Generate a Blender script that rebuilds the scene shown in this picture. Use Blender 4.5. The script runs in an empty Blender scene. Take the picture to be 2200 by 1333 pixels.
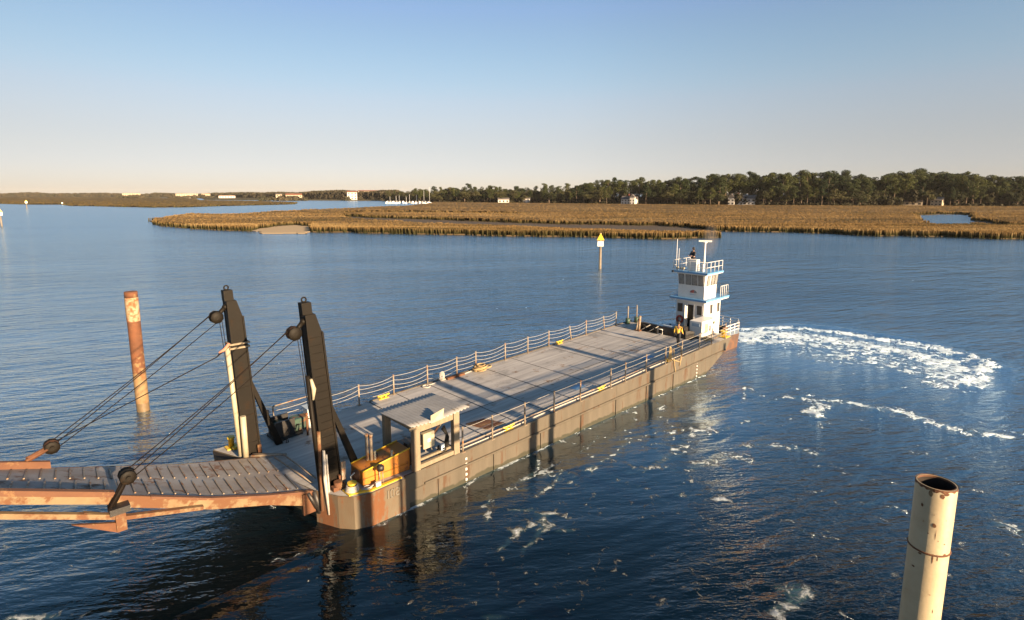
import bpy, bmesh, math, random
import numpy as np
from mathutils import Vector, Matrix
random.seed(7); rng = np.random.default_rng(7)
S = bpy.context.scene
C = S.collection
rad = math.radians

# ------------------------------------------------------------------ camera, world, sun, exposure
CAM_H = 12.5; FPX = 1190.0; PITCH = math.atan(186.0/1190.0)
cam = bpy.data.cameras.new('camera'); camo = bpy.data.objects.new('camera', cam); C.objects.link(camo)
cam.sensor_width = 36; cam.lens = 36*FPX/2200; cam.shift_y = -63.5/2200
cam.clip_start = 0.1; cam.clip_end = 60000
camo.location = (0, 0, CAM_H); camo.rotation_euler = (rad(90)-PITCH, 0, 0)
S.camera = camo
SUN_EL = rad(15); SUN_AZ = rad(136.5)
world = bpy.data.worlds.new('World'); S.world = world; world.use_nodes = True
wn = world.node_tree.nodes; wl = world.node_tree.links
sky = wn.new('ShaderNodeTexSky'); sky.sky_type = 'NISHITA'; sky.sun_disc = False
sky.sun_elevation = SUN_EL; sky.sun_rotation = SUN_AZ
sky.air_density = 1.0; sky.dust_density = 0.2; sky.ozone_density = 1.6; sky.altitude = 0
# warm haze belt low on the sky (belongs to the sky itself, by elevation only)
tc = wn.new('ShaderNodeTexCoord'); sep = wn.new('ShaderNodeSeparateXYZ'); wl.new(tc.outputs['Generated'], sep.inputs[0])
ramp = wn.new('ShaderNodeValToRGB'); wl.new(sep.outputs['Z'], ramp.inputs[0])
cr = ramp.color_ramp; cr.interpolation = 'B_SPLINE'
stops = [(0.0, (0.603, 0.626, 0.91)), (0.03, (0.646, 0.621, 0.885)), (0.07, (0.75, 0.616, 0.687)), (0.12, (0.929, 0.72, 0.711)), (0.18, (1.054, 0.882, 0.841)), (0.25, (1.099, 0.949, 0.916)), (0.32, (0.955, 0.927, 1.009)), (0.50, (0.82, 1.14, 1.90)), (1.0, (0.75, 1.05, 1.8))]
while len(cr.elements) < len(stops): cr.elements.new(0.5)
for e, (p, c) in zip(cr.elements, stops): e.position = p; e.color = (c[0], c[1], c[2], 1)
mul = wn.new('ShaderNodeMix'); mul.data_type = 'RGBA'; mul.blend_type = 'MULTIPLY'; mul.inputs['Factor'].default_value = 1
wl.new(sky.outputs[0], mul.inputs['A']); wl.new(ramp.outputs[0], mul.inputs['B'])
az_r = wn.new('ShaderNodeMapRange'); az_r.inputs[1].default_value = -0.75; az_r.inputs[2].default_value = 0.1; az_r.inputs[3].default_value = 0.70; az_r.inputs[4].default_value = 0.97
wl.new(sep.outputs['X'], az_r.inputs[0]); sc_ = wn.new('ShaderNodeVectorMath'); sc_.operation = 'SCALE'; wl.new(mul.outputs['Result'], sc_.inputs[0]); wl.new(az_r.outputs[0], sc_.inputs['Scale'])
wl.new(sc_.outputs[0], wn['Background'].inputs[0]); wn['Background'].inputs[1].default_value = 0.0505
SUN_DIR = Vector((math.sin(SUN_AZ)*math.cos(SUN_EL), math.cos(SUN_AZ)*math.cos(SUN_EL), math.sin(SUN_EL)))
sl = bpy.data.lights.new('sun', 'SUN'); sl.energy = 5.0; sl.angle = rad(0.53); sl.color = (1.0, 0.73, 0.45)
so = bpy.data.objects.new('sun', sl); C.objects.link(so); so.rotation_euler = SUN_DIR.to_track_quat('Z', 'Y').to_euler(); so.location = (0, -20, 40)
S.view_settings.view_transform = 'Standard'; S.view_settings.look = 'None'; S.view_settings.gamma = 1; S.view_settings.exposure = 1.85
try:
    S.cycles.max_bounces = 6; S.cycles.transparent_max_bounces = 12
except Exception: pass

# ------------------------------------------------------------------ ground point of a bearing, barge frame
CT, ST = math.cos(PITCH), math.sin(PITCH)
def G(px, py, z=0.0):            # where the line of sight meets height z
    x = px-1100.0; y = py-603.0
    r = (x, FPX*CT-y*ST, -(FPX*ST+y*CT)); t = (z-CAM_H)/r[2]
    return Vector((r[0]*t, r[1]*t, z))
def top_z(py, p):                # height over p that shows at row py
    lo, hi = -2.0, 90.0
    for _ in range(40):
        m = (lo+hi)/2; d = (p[0], p[1], m-CAM_H)
        fw = d[1]*CT-d[2]*ST; up = d[1]*ST+d[2]*CT
        if 603-FPX*up/fw > py: lo = m
        else: hi = m
    return m
AZ = math.atan((2370-1100)/(FPX/CT))
U2 = Vector((math.sin(AZ), math.cos(AZ), 0)); V2 = Vector((math.cos(AZ), -math.sin(AZ), 0)); Z3 = Vector((0, 0, 1))
def B(u, v, z): return U2*u+V2*v+Z3*z
def dz(u): return 1.36+0.025*(u-9.5)
def K(u, v, h=0.0): return B(u, v, dz(u)+h)     # on the barge deck

# ------------------------------------------------------------------ materials
def nd(t, typ, **kw):
    n = t.nodes.new(typ)
    for k, v in kw.items():
        try: setattr(n, k, v)
        except Exception: pass
    return n
ALB = 0.68
def mat(name, col, col2=None, rough=0.6, metal=0.0, scale=2.0, amount=1.0, rust=None, rust_amt=0.0, rust_scale=1.5, bump=0.15, bscale=25, stretch=(1, 1, 1), spec=0.5, world_co=False):
    m = bpy.data.materials.new(name); m.use_nodes = True; t = m.node_tree; L = t.links
    b = t.nodes['Principled BSDF']; b.inputs['Roughness'].default_value = rough; b.inputs['Metallic'].default_value = metal
    b.inputs['Specular IOR Level'].default_value = spec
    if world_co:
        g = nd(t, 'ShaderNodeNewGeometry'); co = g.outputs['Position']
    else:
        g = nd(t, 'ShaderNodeTexCoord'); co = g.outputs['Object']
    oi = nd(t, 'ShaderNodeObjectInfo'); add = nd(t, 'ShaderNodeVectorMath', operation='ADD')
    ms = nd(t, 'ShaderNodeMath', operation='MULTIPLY'); ms.inputs[1].default_value = 37.0
    L.new(oi.outputs['Random'], ms.inputs[0]); L.new(co, add.inputs[0]); L.new(ms.outputs[0], add.inputs[1])
    mp = nd(t, 'ShaderNodeMapping'); mp.inputs['Scale'].default_value = stretch; L.new(add.outputs[0], mp.inputs[0]); co = mp.outputs[0]
    n1 = nd(t, 'ShaderNodeTexNoise'); n1.inputs['Scale'].default_value = scale; n1.inputs['Detail'].default_value = 7; n1.inputs['Roughness'].default_value = 0.62
    L.new(co, n1.inputs['Vector'])
    r1 = nd(t, 'ShaderNodeMapRange'); r1.inputs[1].default_value = 0.32; r1.inputs[2].default_value = 0.68; r1.inputs[4].default_value = amount
    L.new(n1.outputs['Fac'], r1.inputs[0])
    c2 = col2 if col2 else tuple(x*0.72 for x in col)
    col = tuple(x*ALB for x in col); c2 = tuple(x*ALB for x in c2); rust = tuple(x*ALB for x in rust) if rust else rust
    mx = nd(t, 'ShaderNodeMix', data_type='RGBA'); L.new(r1.outputs[0], mx.inputs['Factor'])
    mx.inputs['A'].default_value = (*col, 1); mx.inputs['B'].default_value = (*c2, 1)
    out = mx.outputs['Result']
    if rust:
        n2 = nd(t, 'ShaderNodeTexNoise'); n2.inputs['Scale'].default_value = rust_scale; n2.inputs['Detail'].default_value = 9; n2.inputs['Roughness'].default_value = 0.7
        L.new(co, n2.inputs['Vector'])
        r2 = nd(t, 'ShaderNodeMapRange'); th = 0.66-rust_amt*0.32; r2.inputs[1].default_value = th; r2.inputs[2].default_value = th+0.07
        L.new(n2.outputs['Fac'], r2.inputs[0])
        m2 = nd(t, 'ShaderNodeMix', data_type='RGBA'); L.new(r2.outputs[0], m2.inputs['Factor']); L.new(out, m2.inputs['A']); m2.inputs['B'].default_value = (*rust, 1)
        out = m2.outputs['Result']
        rr = nd(t, 'ShaderNodeMapRange'); rr.inputs[3].default_value = rough; rr.inputs[4].default_value = 0.9; L.new(r2.outputs[0], rr.inputs[0]); L.new(rr.outputs[0], b.inputs['Roughness'])
        if metal:
            rm = nd(t, 'ShaderNodeMapRange'); rm.inputs[3].default_value = metal; rm.inputs[4].default_value = 0; L.new(r2.outputs[0], rm.inputs[0]); L.new(rm.outputs[0], b.inputs['Metallic'])
    L.new(out, b.inputs['Base Color'])
    if bump:
        n3 = nd(t, 'ShaderNodeTexNoise'); n3.inputs['Scale'].default_value = bscale; n3.inputs['Detail'].default_value = 4; L.new(co, n3.inputs['Vector'])
        bp = nd(t, 'ShaderNodeBump'); bp.inputs['Strength'].default_value = bump; bp.inputs['Distance'].default_value = 0.03
        L.new(n3.outputs['Fac'], bp.inputs['Height']); L.new(bp.outputs[0], b.inputs['Normal'])
    return m
RUST = (0.21, 0.075, 0.025)
M = {}
M['hull'] = mat('hull_paint', (0.130, 0.108, 0.080), (0.085, 0.070, 0.050), 0.65, rust=(0.095, 0.05, 0.025), rust_amt=0.34, scale=1.3, rust_scale=1.6, bscale=1.6, bump=1.0, stretch=(1, 1, 0.16), world_co=True)
M['bow'] = mat('bow_plate', (0.15, 0.125, 0.085), (0.13, 0.085, 0.05), 0.65, rust=(0.17, 0.065, 0.022), rust_amt=0.55, scale=1.4, rust_scale=1.0, bscale=4, bump=0.4, stretch=(1, 1, 0.4), world_co=True)
M['blackhull'] = mat('black_paint', (0.016, 0.016, 0.018), (0.03, 0.024, 0.02), 0.5, rust=(0.07, 0.035, 0.02), rust_amt=0.25)
M['tower'] = mat('tower_black', (0.0125, 0.009, 0.0055), (0.008, 0.006, 0.004), 0.6, rust=(0.028, 0.017, 0.010), rust_amt=0.25, scale=1.1, bscale=8, spec=.16)
M['yellow'] = mat('yellow_paint', (0.90, 0.62, 0.04), (0.76, 0.48, 0.04), 0.5, rust=RUST, rust_amt=0.12, rust_scale=6)
M['orange'] = mat('ochre_paint', (0.62, 0.235, 0.02), (0.50, 0.165, 0.015), 0.55, rust=(0.22, 0.07, 0.03), rust_amt=0.32, rust_scale=2.2)
M['rail'] = mat('rail_steel', (0.36, 0.31, 0.25), (0.27, 0.20, 0.13), 0.55, rust=(0.30, 0.13, 0.05), rust_amt=0.4, scale=6, rust_scale=5)
M['rope'] = mat('rope_white', (0.60, 0.57, 0.52), (0.46, 0.42, 0.36), 0.9, scale=9, bscale=80)
M['ropetan'] = mat('rope_tan', (0.50, 0.36, 0.18), (0.38, 0.26, 0.12), 0.95, scale=9, bscale=80)
M['wire'] = mat('wire_rope', (0.010, 0.008, 0.007), (0.018, 0.012, 0.009), 0.7, scale=2, spec=.1)
M['timber'] = mat('timber', (0.33, 0.265, 0.18), (0.23, 0.18, 0.12), 0.85, scale=3.5, bscale=18, bump=0.6, stretch=(3, 3, 0.35))
M['sheet'] = mat('roof_sheet', (0.45, 0.44, 0.43), (0.36, 0.35, 0.34), 0.5, metal=0.15, scale=2)
M['white'] = mat('white_paint', (0.90, 0.88, 0.86), (0.80, 0.77, 0.73), 0.42, rust=(0.40, 0.22, 0.12), rust_amt=0.03, rust_scale=3, scale=1.5, bump=0.05)
M['cream'] = mat('cream_paint', (0.52, 0.46, 0.33), (0.44, 0.38, 0.26), 0.5, rust=RUST, rust_amt=0.1, scale=3)
M['blue'] = mat('blue_paint', (0.14, 0.36, 0.66), (0.10, 0.29, 0.56), 0.5, bump=0.05)
M['glass'] = mat('dark_glass', (0.06, 0.06, 0.06), (0.10, 0.085, 0.07), 0.06, bump=0)
M['black'] = mat('black_rubber', (0.014, 0.013, 0.012), (0.025, 0.023, 0.02), 0.75, spec=.25)
M['tank'] = mat('tank_blue_grey', (0.52, 0.62, 0.74), (0.38, 0.47, 0.56), 0.6)
M['green'] = mat('machine_green', (0.05, 0.12, 0.08), (0.03, 0.05, 0.04), 0.5, rust=RUST, rust_amt=0.3)
M['rustp'] = mat('rusty_steel', (0.19, 0.075, 0.028), (0.11, 0.042, 0.02), 0.85, rust=(0.26, 0.15, 0.065), rust_amt=0.3, scale=3, bump=0.4)
M['girder'] = mat('girder_paint', (0.27, 0.19, 0.10), (0.19, 0.115, 0.052), 0.7, rust=(0.16, 0.068, 0.028), rust_amt=0.62, scale=1.1, rust_scale=1.3, bump=0.3)
M['curb'] = mat('curb_rust', (0.17, 0.072, 0.032), (0.13, 0.05, 0.024), 0.8, rust=(0.28, 0.16, 0.07), rust_amt=0.3, scale=2)
M['red'] = mat('buoy_red', (0.55, 0.07, 0.03), (0.48, 0.06, 0.03), 0.5)
M['skin'] = mat('skin', (0.36, 0.20, 0.13), (0.33, 0.18, 0.12), 0.6, bump=0)
M['jacket'] = mat('jacket_yellow', (0.95, 0.58, 0.08), (0.80, 0.46, 0.06), 0.8, scale=6)
M['navy'] = mat('dark_cloth', (0.02, 0.022, 0.03), (0.03, 0.03, 0.035), 0.85, scale=8)
M['hair'] = mat('dark_hair', (0.015, 0.012, 0.01), (0.02, 0.015, 0.012), 0.7)
M['cable_hose'] = M['black']
M['winglass'] = mat('wheelhouse_glass', (0.36, 0.34, 0.31), (0.22, 0.21, 0.20), 0.1, scale=3, bump=0)  # pale tone stands in for bright reflections in the panes
_t = M['hull'].node_tree; _b = _t.nodes['Principled BSDF']; _src = _b.inputs['Base Color'].links[0].from_socket
_g = nd(_t, 'ShaderNodeNewGeometry'); _s = nd(_t, 'ShaderNodeSeparateXYZ'); _t.links.new(_g.outputs['Position'], _s.inputs[0])
_n = nd(_t, 'ShaderNodeTexNoise'); _n.inputs['Scale'].default_value = 2.2; _n.inputs['Detail'].default_value = 6; _t.links.new(_g.outputs['Position'], _n.inputs['Vector'])
_a = nd(_t, 'ShaderNodeMath', operation='MULTIPLY_ADD'); _a.inputs[1].default_value = -.42; _t.links.new(_n.outputs['Fac'], _a.inputs[0]); _t.links.new(_s.outputs['Z'], _a.inputs[2])
_r = nd(_t, 'ShaderNodeMapRange'); _r.inputs[1].default_value = -.06; _r.inputs[2].default_value = .0; _r.inputs[3].default_value = 1; _r.inputs[4].default_value = 0; _t.links.new(_a.outputs[0], _r.inputs[0])
_m = nd(_t, 'ShaderNodeMix', data_type='RGBA'); _t.links.new(_r.outputs[0], _m.inputs['Factor']); _t.links.new(_src, _m.inputs['A']); _m.inputs['B'].default_value = (0.028, 0.026, 0.014, 1); _t.links.new(_m.outputs['Result'], _b.inputs['Base Color'])

# ------------------------------------------------------------------ mesh builder
class MB:
    def __init__(s): s.v = []; s.f = []; s.sm = []
    def add(s, vs, fs, smooth=False):
        o = len(s.v); s.v += [tuple(v) for v in vs]; s.f += [tuple(i+o for i in f) for f in fs]; s.sm += [smooth]*len(fs); return s
    def box(s, c, X, Y, Zv):        # centre and three half vectors
        c = Vector(c); X = Vector(X); Y = Vector(Y); Zv = Vector(Zv); b = 1.0
        vs = [c+X*i+Y*j+Zv*k for i in (-1, 1) for j in (-1, 1) for k in (-1, 1)]
        return s.add(vs, [(0, 1, 3, 2), (4, 6, 7, 5), (0, 4, 5, 1), (2, 3, 7, 6), (0, 2, 6, 4), (1, 5, 7, 3)])
    def bx(s, u0, u1, v0, v1, z0, z1, fn=B):    # box in barge frame
        P = [fn(u, v, z) for u in (u0, u1) for v in (v0, v1) for z in (z0, z1)]
        return s.add(P, [(0, 1, 3, 2), (4, 6, 7, 5), (0, 4, 5, 1), (2, 3, 7, 6), (0, 2, 6, 4), (1, 5, 7, 3)])
    def tube(s, pts, r, n=8, caps=True, smooth=True):
        pts = [Vector(p) for p in pts]; rs = r if isinstance(r, (list, tuple)) else [r]*len(pts)
        vs = []; fs = []; ref = None
        for i, p in enumerate(pts):
            d = (pts[min(i+1, len(pts)-1)]-pts[max(i-1, 0)]).normalized()
            if ref is None: ref = Vector((0, 0, 1)) if abs(d.z) < 0.9 else Vector((1, 0, 0))
            a = d.cross(ref).normalized(); b = d.cross(a).normalized(); ref = b.cross(d) if False else ref
            for k in range(n):
                t = 2*math.pi*k/n; vs.append(p+a*math.cos(t)*rs[i]+b*math.sin(t)*rs[i])
        for i in range(len(pts)-1):
            for k in range(n): fs.append((i*n+k, i*n+(k+1) % n, (i+1)*n+(k+1) % n, (i+1)*n+k))
        s.add(vs, fs, smooth)
        if caps:
            o = len(s.v)-len(vs); s.f.append(tuple(o+k for k in range(n))[::-1]); s.f.append(tuple(o+(len(pts)-1)*n+k for k in range(n))); s.sm += [False, False]
        return s
    def prism(s, poly, off):        # polygon of points, swept by off
        n = len(poly); off = Vector(off); vs = [Vector(p) for p in poly]+[Vector(p)+off for p in poly]
        return s.add(vs, [tuple(range(n))[::-1], tuple(range(n, 2*n))]+[(i, (i+1) % n, n+(i+1) % n, n+i) for i in range(n)])
    def torus(s, c, a, b, R, r, n=20, m=8):
        c = Vector(c); a = Vector(a).normalized(); b = Vector(b).normalized(); w = a.cross(b); vs = []; fs = []
        for i in range(n):
            t = 2*math.pi*i/n; d = a*math.cos(t)+b*math.sin(t)
            for j in range(m):
                q = 2*math.pi*j/m; vs.append(c+d*(R+r*math.cos(q))+w*r*math.sin(q))
        for i in range(n):
            for j in range(m): fs.append((i*m+j, ((i+1) % n)*m+j, ((i+1) % n)*m+(j+1) % m, i*m+(j+1) % m))
        return s.add(vs, fs, True)
    def ball(s, c, r, n=10, m=6, sx=1, sy=1, sz=1):
        vs = []; fs = []; c = Vector(c)
        for i in range(m+1):
            ph = math.pi*i/m
            for k in range(n): vs.append(c+Vector((r*sx*math.sin(ph)*math.cos(2*math.pi*k/n), r*sy*math.sin(ph)*math.sin(2*math.pi*k/n), r*sz*math.cos(ph))))
        for i in range(m):
            for k in range(n): fs.append((i*n+k, (i+1)*n+k, (i+1)*n+(k+1) % n, i*n+(k+1) % n))
        return s.add(vs, fs, True)
ROOTM = {}
def link(o, parent=None):
    C.objects.link(o)
    if parent is not None: o.parent = parent
    return o
def build(name, mb, m, parent=None, loc=None, bevel=0.0, world=True, label=None):
    me = bpy.data.meshes.new(name)
    if parent is not None:
        r = parent
        while r.parent is not None: r = r.parent
        inv = ROOTM[r.name].inverted() if world else Matrix.Identity(4)
    else:
        inv = Matrix.Translation(-Vector(loc)) if loc is not None else Matrix.Identity(4)
    me.from_pydata([tuple(inv @ Vector(v)) for v in mb.v], [], mb.f)
    me.polygons.foreach_set('use_smooth', mb.sm); me.update()
    bmm = bmesh.new(); bmm.from_mesh(me); bmesh.ops.recalc_face_normals(bmm, faces=bmm.faces)
    if bevel:
        es = [e for e in bmm.edges if len(e.link_faces) == 2 and e.calc_face_angle(0) > 0.6]
        bmesh.ops.bevel(bmm, geom=es, offset=bevel, segments=1, affect='EDGES', profile=0.5)
    bmm.to_mesh(me); bmm.free()
    me.materials.append(m)
    o = bpy.data.objects.new(name, me)
    if parent is None and loc is not None: o.location = loc
    if label: o['label'] = label
    return link(o, parent)
def tag(o, label=None, cat=None, group=None, kind=None):
    if label: o['label'] = label
    if cat: o['category'] = cat
    if group: o['group'] = group
    if kind: o['kind'] = kind
    return o
def thing(name, label, cat, loc, rotz=0.0, group=None):
    o = bpy.data.objects.new(name, None); o.location = loc; o.rotation_euler = (0, 0, rotz); o.empty_display_size = 0.3
    C.objects.link(o); ROOTM[o.name] = Matrix.Translation(Vector(loc)) @ Matrix.Rotation(rotz, 4, 'Z')
    return tag(o, label, cat, group)
def copy_tree(o, parent=None):
    c = o.copy(); C.objects.link(c); c.parent = parent
    for ch in list(o.children): copy_tree(ch, c)
    return c

# ------------------------------------------------------------------ water
def poly_dist(P, line):
    d = np.full(len(P), 1e9); tt = np.zeros(len(P)); n = len(line)-1
    for i in range(n):
        a = np.array(line[i]); b = np.array(line[i+1]); ab = b-a; L2 = ab@ab+1e-9
        t = np.clip(((P-a)@ab)/L2, 0, 1); q = a+t[:, None]*ab; dd = np.hypot(*(P-q).T)
        k = dd < d; d[k] = dd[k]; tt[k] = (i+t[k])/n
    return d, tt
def axis(lo, hi, step, far):
    a = list(np.arange(lo, hi+1e-6, step)); s = step; x = a[-1]
    while x < far: s *= 1.35; x += s; a.append(x)
    s = step; x = a[0]
    while x > -far: s *= 1.35; x -= s; a.insert(0, x)
    return np.array(a)
xs = axis(-32, 66, 0.27, 30000); ys = axis(4, 78, 0.27, 30000)
X, Y = np.meshgrid(xs, ys); PP = np.stack([X.ravel(), Y.ravel()], 1); NX, NY = len(xs), len(ys)
foam = np.zeros(len(PP)); calm = np.zeros(len(PP)); lift = np.zeros(len(PP))
near = (np.abs(PP[:, 0]-17) < 52) & (np.abs(PP[:, 1]-41) < 42); PN = PP[near]
fn = np.zeros(len(PN)); cn = np.zeros(len(PN)); ln = np.zeros(len(PN))
def gp(px): return [tuple(G(*p)[:2]) for p in px]
def stroke(px, w0, w1, a0, a1, soft=0.6):
    global fn
    d, t = poly_dist(PN, gp(px)); w = w0+(w1-w0)*t; a = a0+(a1-a0)*t
    fn = np.maximum(fn, a*np.clip((w-d)/(w*soft)+0.0, 0, 1))
# propeller wash curling away from the stern
wash = [(1590, 722), (1650, 719), (1720, 722), (1800, 735), (1880, 748), (1950, 760), (2010, 775), (2050, 792), (2080, 812)]
stroke(wash, 3.0, 2.4, 0.84, 0.76, 0.7)
stroke([(1590, 730), (1700, 734), (1800, 748), (1880, 760), (1960, 780)], 2.6, 2.0, 0.8, 0.5, 0.9)
stroke([(1590, 708), (1700, 705), (1800, 715), (1900, 731), (2000, 748), (2090, 772), (2112, 785)], 0.9, 1.6, 0.8, 0.92, 0.8)
stroke([(2112, 785), (2095, 812), (2065, 828), (2105, 834)], 1.6, 0.8, 0.86, 0.74, 0.9)
stroke([(1950, 829), (2000, 831), (2060, 832)], 0.25, 0.35, 0.6, 0.62, 1)
stroke([(1780, 762), (1900, 775), (2000, 800), (2040, 820)], 4.2, 3.0, 0.50, 0.62, 0.7)
stroke([(1570, 748), (1605, 748)], 0.7, 0.3, 0.85, 0.4, 0.9)
# older foam trails
stroke([(1700, 853), (1735, 857), (1762, 870), (1748, 890)], 0.6, 1.2, 0.72, 0.76, 0.9)
stroke([(1775, 859), (1830, 866), (1880, 878)], 0.7, 0.8, 0.68, 0.70, 0.9)
stroke([(1880, 878), (1930, 882), (1985, 903), (2040, 920), (2100, 930), (2165, 938)], 1.0, 0.8, 0.76, 0.72, 0.9)
stroke([(2020, 916), (2080, 934), (2110, 938)], 0.4, 0.3, 0.62, 0.5, 0.9)
stroke([(2160, 928), (2230, 938)], 0.5, 0.5, 0.62, 0.5, 0.9)
stroke([(1790, 905), (1750, 920), (1740, 928)], 0.4, 0.3, 0.55, 0.55, 1)
stroke([(1600, 962), (1630, 955), (1690, 962), (1740, 968)], 0.5, 0.4, 0.66, 0.66, 1)
stroke([(1700, 956), (1730, 972), (1768, 974)], 0.5, 0.5, 0.7, 0.74, 0.9)
stroke([(1500, 1000), (1570, 975), (1610, 990)], 0.7, 0.6, 0.6, 0.6, 1)
stroke([(2150, 1128), (2215, 1150)], 0.6, 0.7, 0.7, 0.68, 0.9)
stroke([(1680, 1268), (1735, 1266), (1700, 1300), (1660, 1318)], 0.45, 0.35, 0.78, 0.7, 0.9)
stroke([(1480, 1010), (1540, 985), (1600, 985), (1650, 1000)], 0.4, 0.3, 0.62, 0.6, 1)
stroke([(1850, 1080), (1930, 1090), (1960, 1110)], .3, .25, .6, .6, 1)
stroke([(1330, 1030), (1420, 1060), (1560, 1075)], .2, .2, .62, .6, 1)
stroke([(1720, 1140), (1800, 1165), (1860, 1160)], .2, .2, .62, .6, 1)
stroke([(1890, 1268), (1915, 1272)], 0.15, 0.12, 0.6, 0.6, 1)
stroke([(20, 1330), (130, 1322)], 0.3, 0.25, 0.7, 0.66, 0.9)
stroke([(610, 1200), (690, 1180)], 0.15, 0.2, 0.6, 0.55, 1)
stroke([(560, 1170), (600, 1210), (720, 1240)], 0.12, 0.1, 0.5, 0.5, 1)
stroke([(330, 1290), (420, 1240), (440, 1236)], 0.14, 0.12, 0.55, 0.5, 1)
stroke([(190, 1200), (260, 1185)], 0.3, 0.2, 0.52, 0.5, 1)
stroke([(690, 1143), (760, 1135), (840, 1120)], 0.10, 0.12, 0.6, 0.5, 1)
stroke([(1020, 1330), (1110, 1322)], 0.15, 0.15, 0.55, 0.5, 1)
# thin curling foam lines beside the hull
for k in range(40):
    u = random.uniform(12, 36); v = random.uniform(-16.8, -12.5); a = random.uniform(-.6, .8); pts = []
    for i in range(5):
        q = B(u, v, 0); pts.append((q.x, q.y)); a += random.uniform(-.8, .8); u += math.cos(a)*0.8; v += math.sin(a)*0.45
    d, t = poly_dist(PN, pts); fn = np.maximum(fn, 0.66*np.clip(1-d/0.22, 0, 1))
# churned ground near the wash and right foreground: sparse flecks
U_ = PN@np.array(U2[:2]); V_ = PN@np.array(V2[:2])
zone = np.clip((V_+17)/6, 0, 1)*np.clip((60-U_)/12, 0, 1)
fn = np.maximum(fn, 0.14*zone)
calmz = np.exp(-(((U_-47)/9)**2+((V_+13)/4.5)**2))
cn = np.maximum(cn, 0.8*calmz)
q_ = np.clip((V_+19)/1.5, 0, 1)*np.clip((40-U_)/10, 0, 1)*np.clip((-1.5-V_-.25*(U_-8))/6, 0, 1)
cn = np.maximum(cn, 1.0*q_); q_ = np.exp(-(((PN[:, 0]+7)/12)**4+((PN[:, 1]-12)/9)**4)); cn = np.maximum(cn, 0.92*q_)
# foam hugging the water line of the barge
hl = [tuple(B(u, v, 0)[:2]) for u, v in [(6.6, -25.9), (6.9, -23), (8.7, -18.4), (9.3, -17.75), (35.4, -17.75)]]
d, t = poly_dist(PN, hl); fn = np.maximum(fn, 0.62*np.clip(1-d/0.33, 0, 1))
fn = np.where((U_ > 7.5) & (U_ < 44) & (V_ > -25.7) & (V_ < -18.0), 0, fn)
# low standing wave on the outer rim of the wash
d, t = poly_dist(PN, gp([(1600, 700), (1700, 698), (1800, 706), (1900, 722), (2000, 739), (2100, 765), (2140, 785)]))
ln = 0.20*np.exp(-(d/0.9)**2)*np.clip(t*6, 0, 1)+np.where(fn > .62, (fn-.62)*.42, 0)*(rng.normal(0, .35, len(fn))+1.0)*(0.5+np.sin(PN[:, 0]*2.1+1.7*np.sin(PN[:, 1]*1.3))*np.sin(PN[:, 1]*2.6+PN[:, 0]))
foam[near] = fn; calm[near] = cn; lift[near] = ln
zz = lift.copy()
inn = near
xn, yn = PP[inn].T
rx = rng.normal(size=(14,))
for k in range(0):
    lam = 0.9+0.45*k*random.uniform(.7, 1.3); th = rad(random.uniform(70, 125)); am = 0.004*lam
    zz[inn] += am*np.sin((xn*math.cos(th)+yn*math.sin(th))*2*math.pi/lam+random.uniform(0, 6.28))
me = bpy.data.meshes.new('water')
ii = np.arange(NX*NY).reshape(NY, NX)
quads = np.stack([ii[:-1, :-1].ravel(), ii[:-1, 1:].ravel(), ii[1:, 1:].ravel(), ii[1:, :-1].ravel()], 1)
me.vertices.add(len(PP)); me.vertices.foreach_set('co', np.column_stack([PP, zz]).astype(np.float32).ravel())
me.loops.add(quads.size); me.loops.foreach_set('vertex_index', quads.ravel().astype(np.int32))
me.polygons.add(len(quads)); me.polygons.foreach_set('loop_start', np.arange(0, quads.size, 4, dtype=np.int32)); me.update(calc_edges=True)
me.polygons.foreach_set('use_smooth', np.ones(len(quads), dtype=bool))
for nm, arr in (('foam', foam), ('calm', calm)):
    at = me.attributes.new(nm, 'FLOAT', 'POINT'); at.data.foreach_set('value', arr.astype(np.float32))
wm = bpy.data.materials.new('water'); wm.use_nodes = True; t = wm.node_tree; L = t.links; b = t.nodes['Principled BSDF']
b.inputs['Specular IOR Level'].default_value = 0.85; b.inputs['Specular Tint'].default_value = (0.76, 0.90, 1.0, 1)
geo = nd(t, 'ShaderNodeNewGeometry')
def noise(scale, rot, sx, sy, detail=3, dist=0.0, rough=0.55):
    m0 = nd(t, 'ShaderNodeMapping'); m0.inputs['Rotation'].default_value = (0, 0, rad(rot)); L.new(geo.outputs['Position'], m0.inputs[0])
    mp = nd(t, 'ShaderNodeMapping'); mp.inputs['Scale'].default_value = (sx, sy, 1); L.new(m0.outputs[0], mp.inputs[0]); n = nd(t, 'ShaderNodeTexNoise'); n.inputs['Scale'].default_value = scale
    n.inputs['Detail'].default_value = detail; n.inputs['Distortion'].default_value = dist; n.inputs['Roughness'].default_value = rough
    L.new(mp.outputs[0], n.inputs['Vector']); return n.outputs['Fac']
def math_(op, a, b_=None, c_=None):
    m = nd(t, 'ShaderNodeMath', operation=op)
    for i, x in enumerate((a, b_, c_)):
        if x is None: continue
        if isinstance(x, (int, float)): m.inputs[i].default_value = x
        else: L.new(x, m.inputs[i])
    return m.outputs[0]
af = nd(t, 'ShaderNodeAttribute', attribute_name='foam'); ac = nd(t, 'ShaderNodeAttribute', attribute_name='calm')
gust = noise(0.02, -6, 0.5, 2.2, 4); gustr = nd(t, 'ShaderNodeMapRange'); gustr.inputs[1].default_value = .36; gustr.inputs[2].default_value = .64; gustr.inputs[3].default_value = .6; gustr.inputs[4].default_value = 1.15; L.new(gust, gustr.inputs[0])
w1 = noise(1.0, -24, 0.36, 1.45, 1.5, 0.25, .45); w2 = noise(2.2, -6, 0.42, 1.45, 3, 0.2, .6); w3 = noise(5.5, 14, 0.7, 1.4, 2)
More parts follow.
